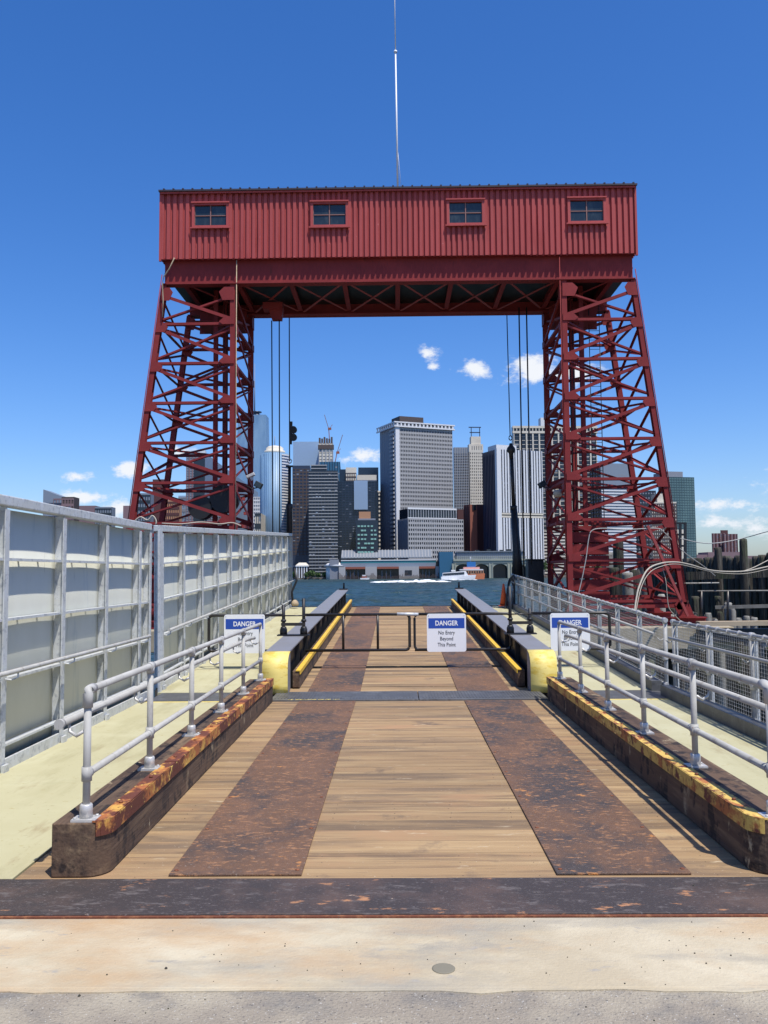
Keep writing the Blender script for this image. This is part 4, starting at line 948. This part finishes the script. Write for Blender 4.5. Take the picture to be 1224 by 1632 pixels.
# --- annex
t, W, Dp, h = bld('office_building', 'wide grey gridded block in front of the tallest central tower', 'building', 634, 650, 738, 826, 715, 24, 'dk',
    [('f', 'stone', 26, 13, .38, .45, 0, .995, .7), ('l', 'lead', 7, 0, .8, .3, 0, 1, .3)])  # shade of the left face is painted in by the lead colour
MB().box(W * .03, W * .90, 3, Dp, h + .01, h * 1.17).obj('upper_storey', FM['dk'], t)
m_ = MB(); 
for i in range(20): m_.box(W * (.03 + .87 * i / 19) - .12, W * (.03 + .87 * i / 19) + .12, 2.6, 2.98, h * 1.01, h * 1.16)
m_.box(W * .02, W * .91, 2.4, 2.59, h * 1.16, h * 1.19); m_.box(W * .02, W * .91, 2.4, 2.59, h * 1.0, h * 1.02)
m_.obj('mullions', FM['white'], t, kind='stuff')
random.seed(3)
for i in range(7): MB().box(W * (.2 + .05 * i), W * (.23 + .05 * i), 6, 9, h * 1.171, h * (1.175 + random.uniform(.01, .03))).obj('rooftop_unit', FM['lead'], t)
# --- striped white tower
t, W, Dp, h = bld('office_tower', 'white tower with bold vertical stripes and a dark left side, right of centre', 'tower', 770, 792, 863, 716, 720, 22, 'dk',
    [('f', 'white', 17, 0, .58, .3, 0, .46, 1.0), ('f', 'white', 17, 0, .58, .3, .50, 1.0, 1.0), ('l', 'navy', 9, 0, .45, .2, 0, 1.0, .8)])  # navy on the left side carries the shade of the unlit face
MB().box(-1.2, 2.6, -1.6, 1.8, 0, h * 1.005).obj('corner_column', FM['white'], t)
m_ = MB().box(2.7, W - .2, -.6, -.02, h * .462, h * .477); m_.box(2.7, W, -1.0, -.02, h * .485, h * .498); m_.obj('mechanical_band', FM['beige'], t)
MB().box(W * .05, W * .5, 5, 20, h + .02, h * 1.045).obj('penthouse', FM['white'], t)
# --- dark tower behind with light columns
t, W, Dp, h = bld('office_tower', 'big dark tower with pale vertical ribs behind the right lifting rod', 'tower', 815, 818, 950, 679, 860, 4, 'dk',
    [('f', 'beige', 13, 0, .22, .2, 0, .965, 1.2), ('f', 'beige', 0, 34, .2, .12, 0, .93, .2)])
m_ = MB().box(-1, W + 1, -1.4, 0, h * .985, h * 1.0); m_.box(-1, W + 1, -1.4, 0, h * .95, h * .965)
for i in range(27): m_.box(W * i / 26 - .4, W * i / 26 + .4, -1.3, 0, h * .965, h * .985)
m_.obj('crown', FM['beige'], t, kind='stuff')
MB().box(W * .36, W * .45, 10, 20, h + .01, h * 1.07).obj('rooftop_unit', FM['white'], t)
# --- beige gothic tower
t, W, Dp, h = bld('stone_tower', 'slim beige stone tower with a dark antenna frame on top', 'tower', 746, 748, 769, 708, 980, 6, 'dk',
    [('f', 'beige', 7, 40, .55, .45, 0, .94, .8)])
MB().box(-.5, W + .5, -.8, 8, h * .94, h * 1.0).obj('cornice', FM['beige'], t); MB().box(2, W - 2, 0, 8, h + .01, h * 1.06).obj('penthouse', FM['beige'], t)
m_ = MB(); 
for i in range(5): m_.box(3 + i * 2.6 - .3, 3 + i * 2.6 + .3, -.9, -.81, h * .955, h * .985)
m_.obj('arched_windows', FM['dk'], t, kind='stuff')
m_ = MB()
for X in (2.5, W - 3): m_.box(X, X + .8, 2, 3, h * 1.061, h * 1.13)
m_.box(0, W - 1, 2, 3, h * 1.13, h * 1.137); m_.box(1, W - 2, 2, 3, h * 1.09, h * 1.097); m_.obj('antenna_frame', FM['navy'], t)
bld('office_tower', 'grey blue tower with fine mullions left of the slim beige tower', 'tower', 722, 723, 748, 713, 1020, 3, 'greyb', [('f', 'stone', 9, 0, .3, .2, 0, 1, .6), ('f', 'dk', 0, 44, .2, .35, 0, .95, .3)])
# --- brick tower
t, W, Dp, h = bld('brick_tower', 'windowless red brick tower with one dark notch, behind the grey block', 'tower', 739, 749, 760, 804, 745, 35, 'brick', [('l', 'brickd', 3, 0, .7, .2, 0, 1, .3)])  # unlit left face: dark brick colour holds its shade
MB().box(W * .3, W * .8, -.6, -.05, h * .92, h * 1.0).obj('vent_opening', FM['dk'], t)
bld('brick_tower', 'dark brick slab at the right of the red brick tower', 'tower', 758, 759, 770, 804, 760, 4, 'brickd')
bld('brick_building', 'small dark brick block left of the red brick tower', 'building', 728, 729, 742, 812, 790, 4, 'brickd')
# --- left group
t, W, Dp, h = bld('office_tower', 'dark slab tower with thin white horizontal lines, left of centre', 'tower', 490, 492, 538, 750, 700, 3, 'dk',
    [('f', 'stone', 0, 33, .2, .22, 0, .985, .5), ('f', 'navy', 9, 0, .14, .2, 0, .985, .35)])
m_ = MB().box(W * .08, W * .62, 3, 14, h + .01, h * 1.055); m_.obj('penthouse', FM['dk'], t)
m_ = MB().box(W * .07, W * .63, 2.5, 2.98, h * 1.05, h * 1.058); m_.box(W * .07, W * .63, 2.5, 2.98, h * 1.02, h * 1.027); m_.obj('louvres', FM['stone'], t)
t, W, Dp, h = bld('office_tower', 'plain dark navy tower behind the left lifting rod', 'tower', 464, 466, 494, 742, 800, 3, 'navy',
    [('f', 'brown', 5, 26, .3, .4, .2, .97, .3)])
bld('office_tower', 'black glass tower right of the white lined slab', 'tower', 538, 540, 602, 767, 780, 3, 'dk2', [('f', 'navy', 12, 38, .12, .12, 0, .99, .3)])
a = at(564, 766, 779); b = at(586, 812, 779)
t = bpy.data.objects[[o.name for o in bpy.data.objects if o.get('label', '').startswith('black glass tower right')][0]]
MB().box(a.x - t.location.x, b.x - t.location.x, -2.2, -1.6, b.z - t.location.z, a.z - t.location.z).obj('painted_reflection', FM['paleg'], t)  # the tower's blue reflection, put into a flat pale colour
bld('stone_tower', 'beige stone tower top rising behind the black glass tower', 'tower', 550, 551, 568, 745, 900, 3, 'beige', [('f', 'brown', 5, 12, .3, .3, .5, .95, .3)])
bld('stone_tower', 'lower beige stone block beside the taller beige tower top', 'tower', 568, 569, 600, 757, 880, 3, 'beige', [('f', 'lead', 7, 16, .3, .3, .4, .95, .3)])
bld('office_tower', 'very dark slab behind the beige stone blocks', 'tower', 570, 571, 603, 745, 960, 3, 'dk2')
bld('office_tower', 'dark narrow slab just left of the beige tower top', 'tower', 540, 541, 553, 748, 930, 3, 'dk2')
bld('brick_building', 'small pale and brick block squeezed against the tallest tower', 'building', 598, 599, 610, 782, 950, 3, 'beige', [('f', 'dk', 3, 14, .3, .4, .3, .98, .3)])
# green lit low building
t, W, Dp, h = bld('office_building', 'low dark building with pale green lit window bands and a tan roof box', 'building', 566, 567, 602, 829, 690, 3, 'dk2')
m_ = MB(); random.seed(8)
for j in range(9):
    for i in range(6):
        if random.random() < .75: m_.box(W * (.08 + .15 * i), W * (.08 + .15 * i + random.uniform(.08, .14)), -.5, -.03, h * (.28 + .075 * j), h * (.28 + .075 * j + .028))
m_.obj('window_bands', FM['cyan'], t, kind='stuff')
MB().box(W * .15, W * .68, 2, 12, h + .01, h * 1.15).obj('roof_box', FM['tan'], t)
MB().box(W * .1, W * .9, 1, 20, h - .01, h * 1.03).obj('parapet', FM['lead'], t)
# blue netting building + pale glass + core under construction
t, W, Dp, h = bld('office_tower', 'tower wrapped in blue construction netting behind the white lined slab', 'tower', 508, 509, 542, 736, 1050, 3, 'netting', [('f', 'dk2', 8, 0, .2, .2, .0, 1, .4)])
bld('glass_tower', 'flat pale blue glass block left of the construction tower', 'tower', 466, 467, 509, 704, 1200, 2, 'paleg')
t, W, Dp, h = bld('unfinished_tower', 'unfinished pale concrete tower core with scaffolding on top', 'tower', 507, 508, 531, 706, 1150, 4, 'beige', [('f', 'stone', 4, 0, .35, .2, 0, 1, .8), ('f', 'brown', 0, 20, .2, .1, .5, 1, .3)])
m_ = MB(); random.seed(4)
for i in range(6): m_.box(W * i / 6, W * (i / 6 + .13), 0, 8, h + .01, h * (1.02 + random.uniform(.01, .05)))
m_.box(-1, W + 1, -1.5, 9, h * .955, h * .985); m_.obj('scaffold', FM['brown'], t, kind='stuff')
for lab, pts in (('red and white tower crane with raised jib on the unfinished tower', [(525, 700), (524, 684), (517, 661)]), ('slanting red crane jib right of the unfinished tower', [(534, 737), (537, 722), (546, 693)])):
    a, b, c_ = [at(x, y, 1160) for x, y in pts]; t = thing('tower_crane', lab, 'crane', a, group='cranes over the unfinished tower')
    MB().beam((0, 0, 0), b - a, 1.0, 1.0).obj('tower', FM['brick'], t); MB().beam(b - a, c_ - a, .8, .8).obj('jib', FM['purple'], t)
    d = b - a; MB().box(d.x - 1, d.x + 3.4, -1, 1, d.z - 1, d.z + 2).obj('cab', FM['brick'], t); MB().beam(d, (d.x + 5, 0, d.z + 6), .5, .5).obj('counter_jib', FM['brick'], t)
# blue round glass tower
c0 = at(436, 722, 840); zb = WZ + 1.5; r_ = (at(459, 722, 840).x - at(413, 722, 840).x) / 2
t = thing('glass_tower', 'rounded blue glass tower with white bands at its right edge and a domed cap', 'tower', (c0.x, 840 + r_ * .6, zb)); h = c0.z - zb
m_ = MB(); m_.lathe([(r_, 0), (r_, h)], (0, 0, 0), 40); m_.obj('body', FM['blueg'], t)
m_ = MB()
for j in range(44):
    z = h * j / 44; 
    for k in range(7):
        a0 = -.95 + k * .14; a1 = a0 + .14
        R1, R2 = r_ + .05, r_ + .6
        m_.hexa([(R1 * math.cos(a0), R1 * math.sin(a0), z), (R2 * math.cos(a0), R2 * math.sin(a0), z), (R2 * math.cos(a1), R2 * math.sin(a1), z), (R1 * math.cos(a1), R1 * math.sin(a1), z),
                 (R1 * math.cos(a0), R1 * math.sin(a0), z + h / 88), (R2 * math.cos(a0), R2 * math.sin(a0), z + h / 88), (R2 * math.cos(a1), R2 * math.sin(a1), z + h / 88), (R1 * math.cos(a1), R1 * math.sin(a1), z + h / 88)])
m_.obj('spandrel_bands', FM['white'], t, kind='stuff')
m_ = MB()
for k in range(16):
    a = PI + .1 + (PI * .72) * k / 15; m_.beam((math.cos(a) * (r_ + .1), math.sin(a) * (r_ + .1), 0), (math.cos(a) * (r_ + .1), math.sin(a) * (r_ + .1), h), .25, .25)
m_.obj('mullions', FM['paleg'], t, kind='stuff')
MB().lathe([(r_ * .72, .01), (r_ * .72, 3), (r_ * .6, 3.2), (r_ * .6, 6), (r_ * .45, 7.5), (r_ * .2, 8.3)], (0, 0, h), 24).obj('cap', FM['beige'], t)
MB().tube([(0, 0, h + 8), (0, 0, h + 18)], .35, 6).obj('antenna', FM['lead'], t)
# tapering glass skyscraper
a = at(424, 660, 1900); zb = WZ + 1.5
t = thing('skyscraper', 'very tall tapering blue glass skyscraper partly hidden by the left tower leg', 'skyscraper', (at(400, 660, 1900).x, 1900, zb)); h = a.z - zb
x1 = at(423, 660, 1900).x - t.location.x; x2 = at(428, 900, 1900).x - t.location.x; 
MB().hexa([(-40, 0, 0), (x2, 0, 0), (x2, 60, 0), (-40, 60, 0), (-30, 6, h), (x1, 6, h), (x1, 50, h), (-30, 50, h)]).obj('body', FM['blueg'], t)
MB().lathe([(11, 0), (11, 3), (7, 3.2), (7, 8), (12, 8.2), (12, 10)], (8, 25, h), 18).obj('crown_ring', FM['navy'], t)
MB().tube([(4, 25, h), (4, 25, h + 120)], 1.5, 8, .5).obj('spire', FM['lead'], t)
bld('glass_tower', 'pale striped tower between the left lattice tower and the rounded glass tower', 'tower', 400, 401, 416, 792, 900, 2, 'greyb', [('f', 'white', 5, 22, .3, .4, 0, 1, .4)])
bld('office_building', 'small beige block low behind the left lattice tower leg', 'building', 405, 406, 416, 818, 800, 2, 'beige', [('f', 'dk', 3, 5, .3, .4, 0, 1, .4)])
# behind left lattice tower
t, W, Dp, h = bld('apartment_tower', 'slim tower with pinkish stripes and blue glass behind the left lattice tower', 'tower', 296, 297, 327, 722, 1200, 2, 'greyb', [('f', 'purple', 6, 0, .4, .3, 0, .98, .8), ('f', 'lead', 0, 48, .3, .4, 0, .98, .4)])
MB().box(W * .42, W, -1.2, -.9, h * .15, h * .95).obj('side_glazing', FM['dk'], t); MB().box(0, W, 0, 10, h + .01, h * 1.02).obj('parapet', FM['white'], t)
for lab, xl, xr, yt, D, core, g_ in (
    ('dark purple brown block low behind the left lattice tower', 196, 212, 806, 1000, 'purple', None),
    ('grey block with dark windows behind the left outer leg', 212, 240, 786, 1100, 'greyb', 'dk'),
    ('brown block rising behind the inclined left leg', 243, 262, 764, 1150, 'brickd', None),
    ('tan brick block behind the left lattice tower', 262, 286, 797, 1050, 'tan', 'brickd'),
    ('pale glass block beside the tan brick block', 284, 298, 790, 1300, 'paleg', 'lead'),
    ('dark block low between the left legs', 330, 352, 800, 1200, 'brown', 'lead'),
    ('brown apartment block at the far left behind the panel fence', 85, 118, 792, 1300, 'brown', 'purple'),
    ('low dark brown block third from the left', 120, 152, 806, 1400, 'purple', None),
    ('low grey glass block left of the lattice tower', 151, 178, 808, 1350, 'greyb', 'dk')):
    bld('city_block', lab, 'building', xl, xl + .3, xr, yt, D, 2, core, [('f', g_, 7, 12, .3, .4, 0, .98, .6)] if g_ else ())
# slant topped
a, b = at(69, 780, 1300), at(98, 791, 1300)
t = thing('glass_building', 'blue glass building with a slanted top at the far left', 'building', (a.x, 1300, WZ + 1.5))
MB().prism([(0, 0), (b.x - a.x, 0), (b.x - a.x, b.z - WZ - 1.5), (0, a.z - WZ - 1.5)], 0, 30, ax='y').obj('body', FM['greyb'], t)
m_ = MB()
for j in range(9): m_.box(0, b.x - a.x, -.5, -.03, 30 + j * 10, 33 + j * 10)
m_.obj('floor_bands', FM['navy'], t, kind='stuff')
# right side
t, W, Dp, h = bld('office_tower', 'grey glass tower with white bands behind the right lattice tower', 'tower', 940, 957, 1010, 738, 800, 14, 'greyb', [('f', 'white', 0, 30, .3, .42, 0, .78, .5), ('l', 'dk', 4, 30, .3, .5, 0, .97, .5)])
bld('office_building', 'lower building with white bands between the striped tower and the right lattice tower', 'building', 863, 864, 900, 846, 740, 3, 'brown', [('f', 'beige', 0, 14, .3, .5, 0, 1, .5)])
bld('office_tower', 'dark low tower behind the right lattice tower base', 'tower', 1008, 1010, 1045, 782, 900, 3, 'lead', [('f', 'dk', 8, 18, .3, .5, 0, 1, .5)])
t, W, Dp, h = bld('stone_tower', 'stepped beige stone building before the green glass tower', 'tower', 1036, 1038, 1078, 800, 820, 4, 'beige', [('f', 'brown', 12, 20, .5, .4, 0, .98, .3)])
MB().box(W, W * 1.35, 3, 30, 0, h * .62).obj('lower_wing', FM['beige'], t); MB().box(W * .3, W * .8, 4, 20, h + .01, h * 1.12).obj('upper_stage', FM['beige'], t)
t, W, Dp, h = bld('glass_tower', 'green glass tower at the right with a stepped top', 'tower', 1049, 1066, 1106, 760, 900, 14, 'green', [('f', 'green', 10, 38, .08, .12, 0, 1, .3), ('l', 'dk', 5, 30, .5, .6, 0, 1, .3)])
MB().box(0, W * .62, 3, 30, h + .01, h * 1.06).obj('upper_stage', FM['lead'], t)
bld('apartment_tower', 'left one of the two distant brown towers at the right', 'tower', 1134, 1135, 1157, 850, 1700, 3, 'purple', [('f', 'brickd', 4, 0, .4, .3, 0, 1, 1.2)], group='distant brown towers')
bld('apartment_tower', 'right one of the two distant brown towers at the right, with a taller centre', 'tower', 1152, 1153, 1175, 851, 1690, 3, 'purple', [('f', 'brickd', 4, 0, .4, .3, 0, 1, 1.2)], group='distant brown towers')
bld('apartment_tower', 'narrow taller core between the distant brown towers', 'tower', 1148, 1149, 1160, 845, 1710, 3, 'brickd')
for lab, xl, xr, yt in (('distant low pink building by the green tower', 1106, 1136, 884), ('distant low dark roofs at the right edge', 1176, 1260, 886), ('distant low brick row between the brown towers and the piles', 1128, 1180, 880)):
    bld('city_block', lab, 'building', xl, xl + .3, xr, yt, 1500, 2, 'purple')
# shoreline
tag(MB().box(-900, 900, 705, 2600, WZ - 2, WZ + 1.6).obj('shore', mat('shore', (.09, .075, .06), .9, layers=[((.2, .16, .12), .2, .5, .7, 5)])), kind='structure')
m_ = MB(); random.seed(17)
for i in range(420):
    x = random.uniform(-150, 260); s = random.uniform(.5, 2.2); m_.box(x, x + s * random.uniform(1, 4), 697 + random.random() * 6, 704, WZ - .5, WZ + random.uniform(.6, 2.6))
tag(m_.obj('shore_rocks', mat('shore_rock', (.15, .12, .095), .9, rand=.2, layers=[((.30, .25, .2), .6, .5, .6, 4)])), 'broken rocks and low sheds along the far waterline', 'rocks', kind='stuff')
# --- ferry terminal
D = 680
a = at(540, 926, D); b = at(700, 926, D); W = b.x - a.x
T = lambda py: at(620, py, D).z - (WZ)
t = thing('ferry_terminal', 'low grey ferry terminal with three dark slips under a pale roof', 'ferry terminal', (a.x, D, WZ)); FT = t
zr = T(877); zs = T(893); zl2 = T(900)
MB().box(0, W, 8, 34, 0, zs - 1).obj('hall', FM['dk'], t)
m_ = MB().hexa([(W * .02, 4, zs + 1.5), (W * .93, 4, zs + 1.5), (W * .93, 30, zr), (W * .02, 30, zr), (W * .02, 4, zs + 2.3), (W * .93, 4, zs + 2.3), (W * .93, 30, zr + 1), (W * .02, 30, zr + 1)]); 
mm = MB(); mm.hexa([(W * .02, 4, zs + 1.8), (W * .93, 4, zs + 1.8), (W * .93, 14, zr), (W * .02, 14, zr), (W * .02, 4, zs + 2.3), (W * .93, 4, zs + 2.3), (W * .93, 14, zr + .6), (W * .02, 14, zr + .6)]); mm.obj('roof', FM['roofg'], t)
m_ = MB()
for i in range(30): X = W * (.03 + .9 * i / 29); m_.beam((X, 3.8, zs + 2.6), (X, 14, zr + .9), .35, .3)
m_.obj('roof_ribs', FM['stone'], t, kind='stuff')
MB().box(W * .02, W * .97, 3, 7.9, zs - 2.0, zs - .2).obj('teal_band', FM['teal'], t); MB().box(W * .02, W * .97, 2.6, 2.98, zs - .19, zs + .5).obj('parapet', FM['white'], t)
MB().box(W * .02, W * .97, 3, 7.9, zl2 - 1.5, zs - 2.02).obj('fascia', FM['greyb'], t)
for x0, x1 in ((.0, .065), (.265, .38), (.60, .80), (.965, 1.0)): MB().box(W * x0, W * x1, 1, 7.8, 0, zl2 - 1.52).obj('wall_pier', FM['stone'], t)
for x0, x1 in ((.066, .264), (.381, .599), (.801, .964)):
    MB().box(W * x0, W * x1, .9, 7.7, zl2 - 1.2 - 2, zl2 - 1.53).obj('slip_lintel', FM['brick'], t)
    m_ = MB()
    for q in range(3): m_.box(W * (x0 + .2 * (x1 - x0) + .2 * q * (x1 - x0)), W * (x0 + .2 * (x1 - x0) + .2 * q * (x1 - x0)) + .8, 6, 7.9, 0, zl2 - 4)
    m_.obj('slip_frame', FM['lead'], t)
MB().box(W * .66, W * .73, .7, .99, zl2 * .32, zl2 * .62).obj('window', FM['dk'], t)
m_ = MB()
for i in range(90): X = W * i / 90; m_.box(X, X + .4, -3 - random.random(), -2, -1, random.uniform(2.2, 4.2) + (2 if i % 30 in (0, 1, 29, 12, 13) else 0))
m_.obj('fender_piles', FM['brown'], t, kind='stuff')
mm = MB(); mm.lathe([(9, 0), (9, zl2 - 1)], (-2, 12, 0), 20); mm.lathe([(11, zl2 - .9), (8, zl2 + 1.5), (2, zl2 + 2.4)], (-2, 12, 0), 24); mm.obj('round_pavilion', FM['white'], t)
MB().box(-7.2, -.2, 2.6, 6, 0, zs + 1).obj('end_wall', FM['lead'], t)
# --- arched ferry building
a = at(701, 924, 672); b = at(842, 924, 672); W = b.x - a.x; T = lambda py: at(770, py, 672).z - WZ
t = thing('ferry_building', 'old greenish stone ferry building with round arches by the water', 'ferry building', (a.x, 672, WZ)); zc = T(891); zt = T(880)
MB().box(W * .16, W, 6, 30, 0, zc).obj('hall', FM['dk'], t); MB().box(0, W * .155, 2, 30, 0, zt + .5).obj('blue_wing', FM['netting'], t)
MB().box(W * .155, W + 1, -1, 5.9, zc - 1.3, zc).obj('cornice', FM['copper'], t); MB().box(W * .155, W + .5, -.4, 5.9, zc - 3.2, zc - 1.32).obj('frieze', FM['copper'], t)
n = 4; x0 = W * .16
for i in range(n + 1):
    m_ = MB(); X = x0 + (W - x0) * i / n; m_.box(X - 1.3, X + 1.3, -.2, 5.8, 0, zc - 3.22); m_.box(X - 1.5, X - .9, -.9, -.21, 0, zc - 3.3); m_.box(X + .9, X + 1.5, -.9, -.21, 0, zc - 3.3); m_.obj('pier', FM['copper'], t)
for i in range(n):
    xa = x0 + (W - x0) * i / n + 1.32; xb = x0 + (W - x0) * (i + 1) / n - 1.32; R_ = (xb - xa) / 2; zc2 = zc - 3.25; cxm = (xa + xb) / 2; h0 = zc2 - R_ * .62 - .6
    poly = [(xa, h0), (xa, zc2), (xb, zc2), (xb, h0)] + [(cxm + R_ * .96 * math.cos(q), h0 + R_ * .62 * math.sin(q)) for q in [PI * k / 16 for k in range(17)]]
    MB().prism(poly, 0, 5.5, ax='y').obj('arch', FM['copper'], t)
mm = MB()
for i in range(40): X = W * .165 + (W * .83) * i / 40; mm.box(X, X + .3, 1, 1.3, zc, zc + 1.6)
mm.box(W * .16, W, .8, 1.4, zc + 1.6, zc + 1.9); mm.obj('balustrade', FM['copper'], t, kind='stuff')
MB().box(W * .20, W * .97, 5, 26, zc + .01, zt + .2).obj('upper_hall', FM['greyb'], t)
mm = MB()
for i in range(34): X = W * (.2 + .77 * i / 34); mm.box(X, X + .35, 4.6, 4.98, zc + .02, zt)
mm.box(W * .19, W * .98, 4, 5, zt + .21, zt + .9); mm.obj('loggia_columns', FM['roofg'], t, kind='stuff')
for i, q in enumerate((.3, .42, .55, .63, .7, .78)): MB().box(W * q, W * q + 3, 8, 12, zt + .21, zt + 1.4 + i % 3 * .5).obj('rooftop_unit', FM['dk'], t)
# pavilion with white columns
a = at(472, 922, 698); b = at(492, 922, 698); W = b.x - a.x
t = thing('pavilion', 'small white columned pavilion with a cream roof on the far shore', 'pavilion', (a.x, 698, WZ + 1.6)); h = at(480, 903, 698).z - WZ - 1.6
for i in range(5): MB().box(W * i / 5, W * i / 5 + .9, 0, 1, 0, h).obj('column', FM['white'], t)
MB().box(-.5, W, -.4, 8, h, h + .9).obj('entablature', FM['white'], t); MB().hexa([(-.5, -.4, h + .91), (W, -.4, h + .91), (W, 8, h + .91), (-.5, 8, h + .91), (W * .2, 2, h + 3.2), (W * .75, 2, h + 3.2), (W * .75, 6, h + 3.2), (W * .2, 6, h + 3.2)]).obj('roof', FM['beige'], t)
MB().box(0, W - .5, 3, 7, 0, h - .01).obj('wall', FM['brickd'], t)
# shore trees
random.seed(9)
def shore_tree(px, wpx, py, Y, lab):
    a = at(px, 923, Y); hh = at(px, py, Y).z - (WZ + 1.6); r = wpx * Y / FPX / 2
    t = thing('tree', lab, 'tree', (a.x, Y, WZ + 1.6), group='small trees along the far shore')
    m_ = MB()
    for i in range(520):
        v = Vector((random.gauss(0, .45), random.gauss(0, .45), random.gauss(0, .4)))
        if v.length > 1: v.normalize()
        p = Vector((v.x * r, v.y * r, hh * .62 + v.z * hh * .42)); s = random.uniform(.25, .6); n_ = len(m_.v)
        d1 = Vector((random.gauss(0, 1), random.gauss(0, 1), random.gauss(0, 1))).normalized() * s; d2 = d1.cross(Vector((random.gauss(0, 1), random.gauss(0, 1), random.gauss(0, 1)))).normalized() * s
        m_.v += [tuple(p - d1), tuple(p + d2), tuple(p + d1), tuple(p - d2)]; m_.f.append((n_, n_ + 1, n_ + 2, n_ + 3)); m_.sm.append(False)
    m_.obj('crown', FM['leaf'], t); MB().tube([(0, 0, 0), (0, 0, hh * .6)], .25, 6, .12).obj('trunk', 'wood_dark', t)
for px, wp, py in ((497, 11, 909), (489, 8, 912), (507, 8, 913), (518, 10, 912), (528, 8, 910), (468, 8, 912)): shore_tree(px, wp, py, 696, 'small shore tree near the white pavilion, %s of six' % {497: 'third from the left', 489: 'second from the left', 507: 'fourth from the left', 518: 'fifth from the left', 528: 'rightmost', 468: 'leftmost'}[px])
for px, wp, py in ((868, 14, 892), (878, 12, 896), (955, 16, 893), (975, 14, 896)): shore_tree(px, wp, py, 702, 'green tree on the far shore %s' % {868: 'just right of the black cabinet', 878: 'just left of the right lattice tower', 955: 'seen through the right lattice tower, left one', 975: 'seen through the right lattice tower, right one'}[px])
# --- boats
D = 560
a = at(703, 931, D); b = at(757, 926, D); Lb = b.x - a.x; s = D / FPX
t = thing('yacht', 'long white ferry yacht with dark windows crossing before the arched building', 'boat', (a.x, D, WZ))
MB().prism([(0, .3), (Lb * .98, .3), (Lb * 1.02, 3.6), (0, 2.6)], -3, 3, ax='y').obj('hull', FM['white'], t)
MB().hexa([(.8, -2.4, 2.62), (Lb * .8, -2.4, 3.2), (Lb * .8, 2.4, 3.2), (.8, 2.4, 2.62), (1., -2.2, 5.0), (Lb * .72, -2.2, 6.2), (Lb * .72, 2.2, 6.2), (1., 2.2, 5.0)]).obj('cabin', FM['white'], t)
m_ = MB().hexa([(1.2, -2.56, 3.3), (Lb * .68, -2.56, 4.0), (Lb * .68, -2.42, 4.0), (1.2, -2.42, 3.3), (1.2, -2.5, 4.6), (Lb * .68, -2.5, 5.5), (Lb * .68, -2.3, 5.5), (1.2, -2.3, 4.6)]); m_.obj('window_strip', FM['dk'], t)
MB().box(Lb * .30, Lb * .42, -1.6, 1.6, 5.9, 6.9).obj('deck_house', FM['white'], t); MB().box(0, Lb, -3.05, 3.05, .0, .5).obj('boot_stripe', FM['dk2'], t)
D = 600
a = at(737, 928, D); b = at(771, 926, D); Lb = b.x - a.x
t = thing('ferry_boat', 'orange and white ferry boat with a blue wheelhouse behind the white yacht', 'boat', (a.x, D, WZ))
MB().prism([(0, 0), (Lb, 0), (Lb * 1.03, 4.4), (-.5, 3.8)], -4, 4, ax='y').obj('hull', mat('boat_orange', (.55, .17, .07), .6), t)
MB().box(.5, Lb * .98, -3.5, 3.5, 4.42, 6.6).obj('lower_cabin', FM['tan'], t); MB().box(-2, Lb * .96, -3.6, 3.6, 6.62, 7.4).obj('promenade', FM['white'], t)
m_ = MB(); 
for i in range(8): m_.box(1 + i * 1.7, 2 + i * 1.7, -3.65, -3.52, 4.9, 6.1)
m_.obj('cabin_windows', FM['dk'], t, kind='stuff')
MB().box(Lb * .05, Lb * .8, -2.5, 2.5, 7.42, 8.9).obj('upper_cabin', mat('boat_pink', (.7, .35, .3), .6), t); MB().box(Lb * .22, Lb * .62, -2, 2, 8.92, 12.4).obj('wheelhouse', mat('boat_blue', (.03, .16, .42), .5), t); MB().tube([(Lb * .4, 0, 12.4), (Lb * .4, 0, 16)], .15, 6).obj('mast', FM['white'], t)
D = 640
a = at(575, 927, D); b = at(588, 927, D); Lb = b.x - a.x
t = thing('small_boat', 'small pale boat with a red deck near the terminal slips', 'boat', (a.x, D, WZ))
MB().prism([(0, .1), (Lb, .1), (Lb * 1.08, 1.8), (-.5, 1.6)], -1.4, 1.4, ax='y').obj('hull', FM['white'], t); MB().box(.8, Lb * .75, -1, 1, 1.7, 3.0).obj('cabin', FM['brick'], t); MB().box(1.2, Lb * .6, -.9, .9, 3.01, 3.9).obj('wheelhouse', FM['white'], t)
# wake
m_ = MB(); random.seed(14)
def foam(px0, px1, Y, hmax, n, dens=1.):
    for i in range(n):
        px = random.uniform(px0, px1); a = at(px, 930, Y); L_ = random.uniform(1, 6); y = Y + random.gauss(0, 6); z = random.uniform(.08, hmax) * (1 - .3 * random.random())
        m_.lathe([(1., 0), (.8, z * .7), (.3, z)], (0, 0, 0), 8)
        k = len(m_.v) - 24
        for j in range(k, len(m_.v)): v = m_.v[j]; m_.v[j] = (a.x + v[0] * L_, y + v[1] * 1.6, WZ - .02 + v[2])
foam(600, 706, 455, 1.3, 150); foam(620, 690, 450, 2.0, 60); foam(560, 620, 470, .6, 36); foam(470, 560, 480, .5, 60); foam(700, 760, 552, .9, 70); foam(755, 790, 590, .4, 16)
for i in range(9):
    a = at(random.uniform(475, 800), 940, 100); y = random.uniform(90, 420); x = random.uniform(-.11, .13) * y; s_ = y / 100
    m_.lathe([(1., 0), (.8, .02 * s_), (.3, .04 * s_)], (0, 0, 0), 6); k = len(m_.v) - 18
    for j in range(k, len(m_.v)): v = m_.v[j]; m_.v[j] = (x + v[0] * .35 * s_ * random.uniform(.9, 1.1), y + v[1] * .3 * s_, WZ + .0 + v[2])
tag(m_.obj('wake_foam', FM['foam']), 'white foam of boat wakes across the river', 'foam', kind='stuff')
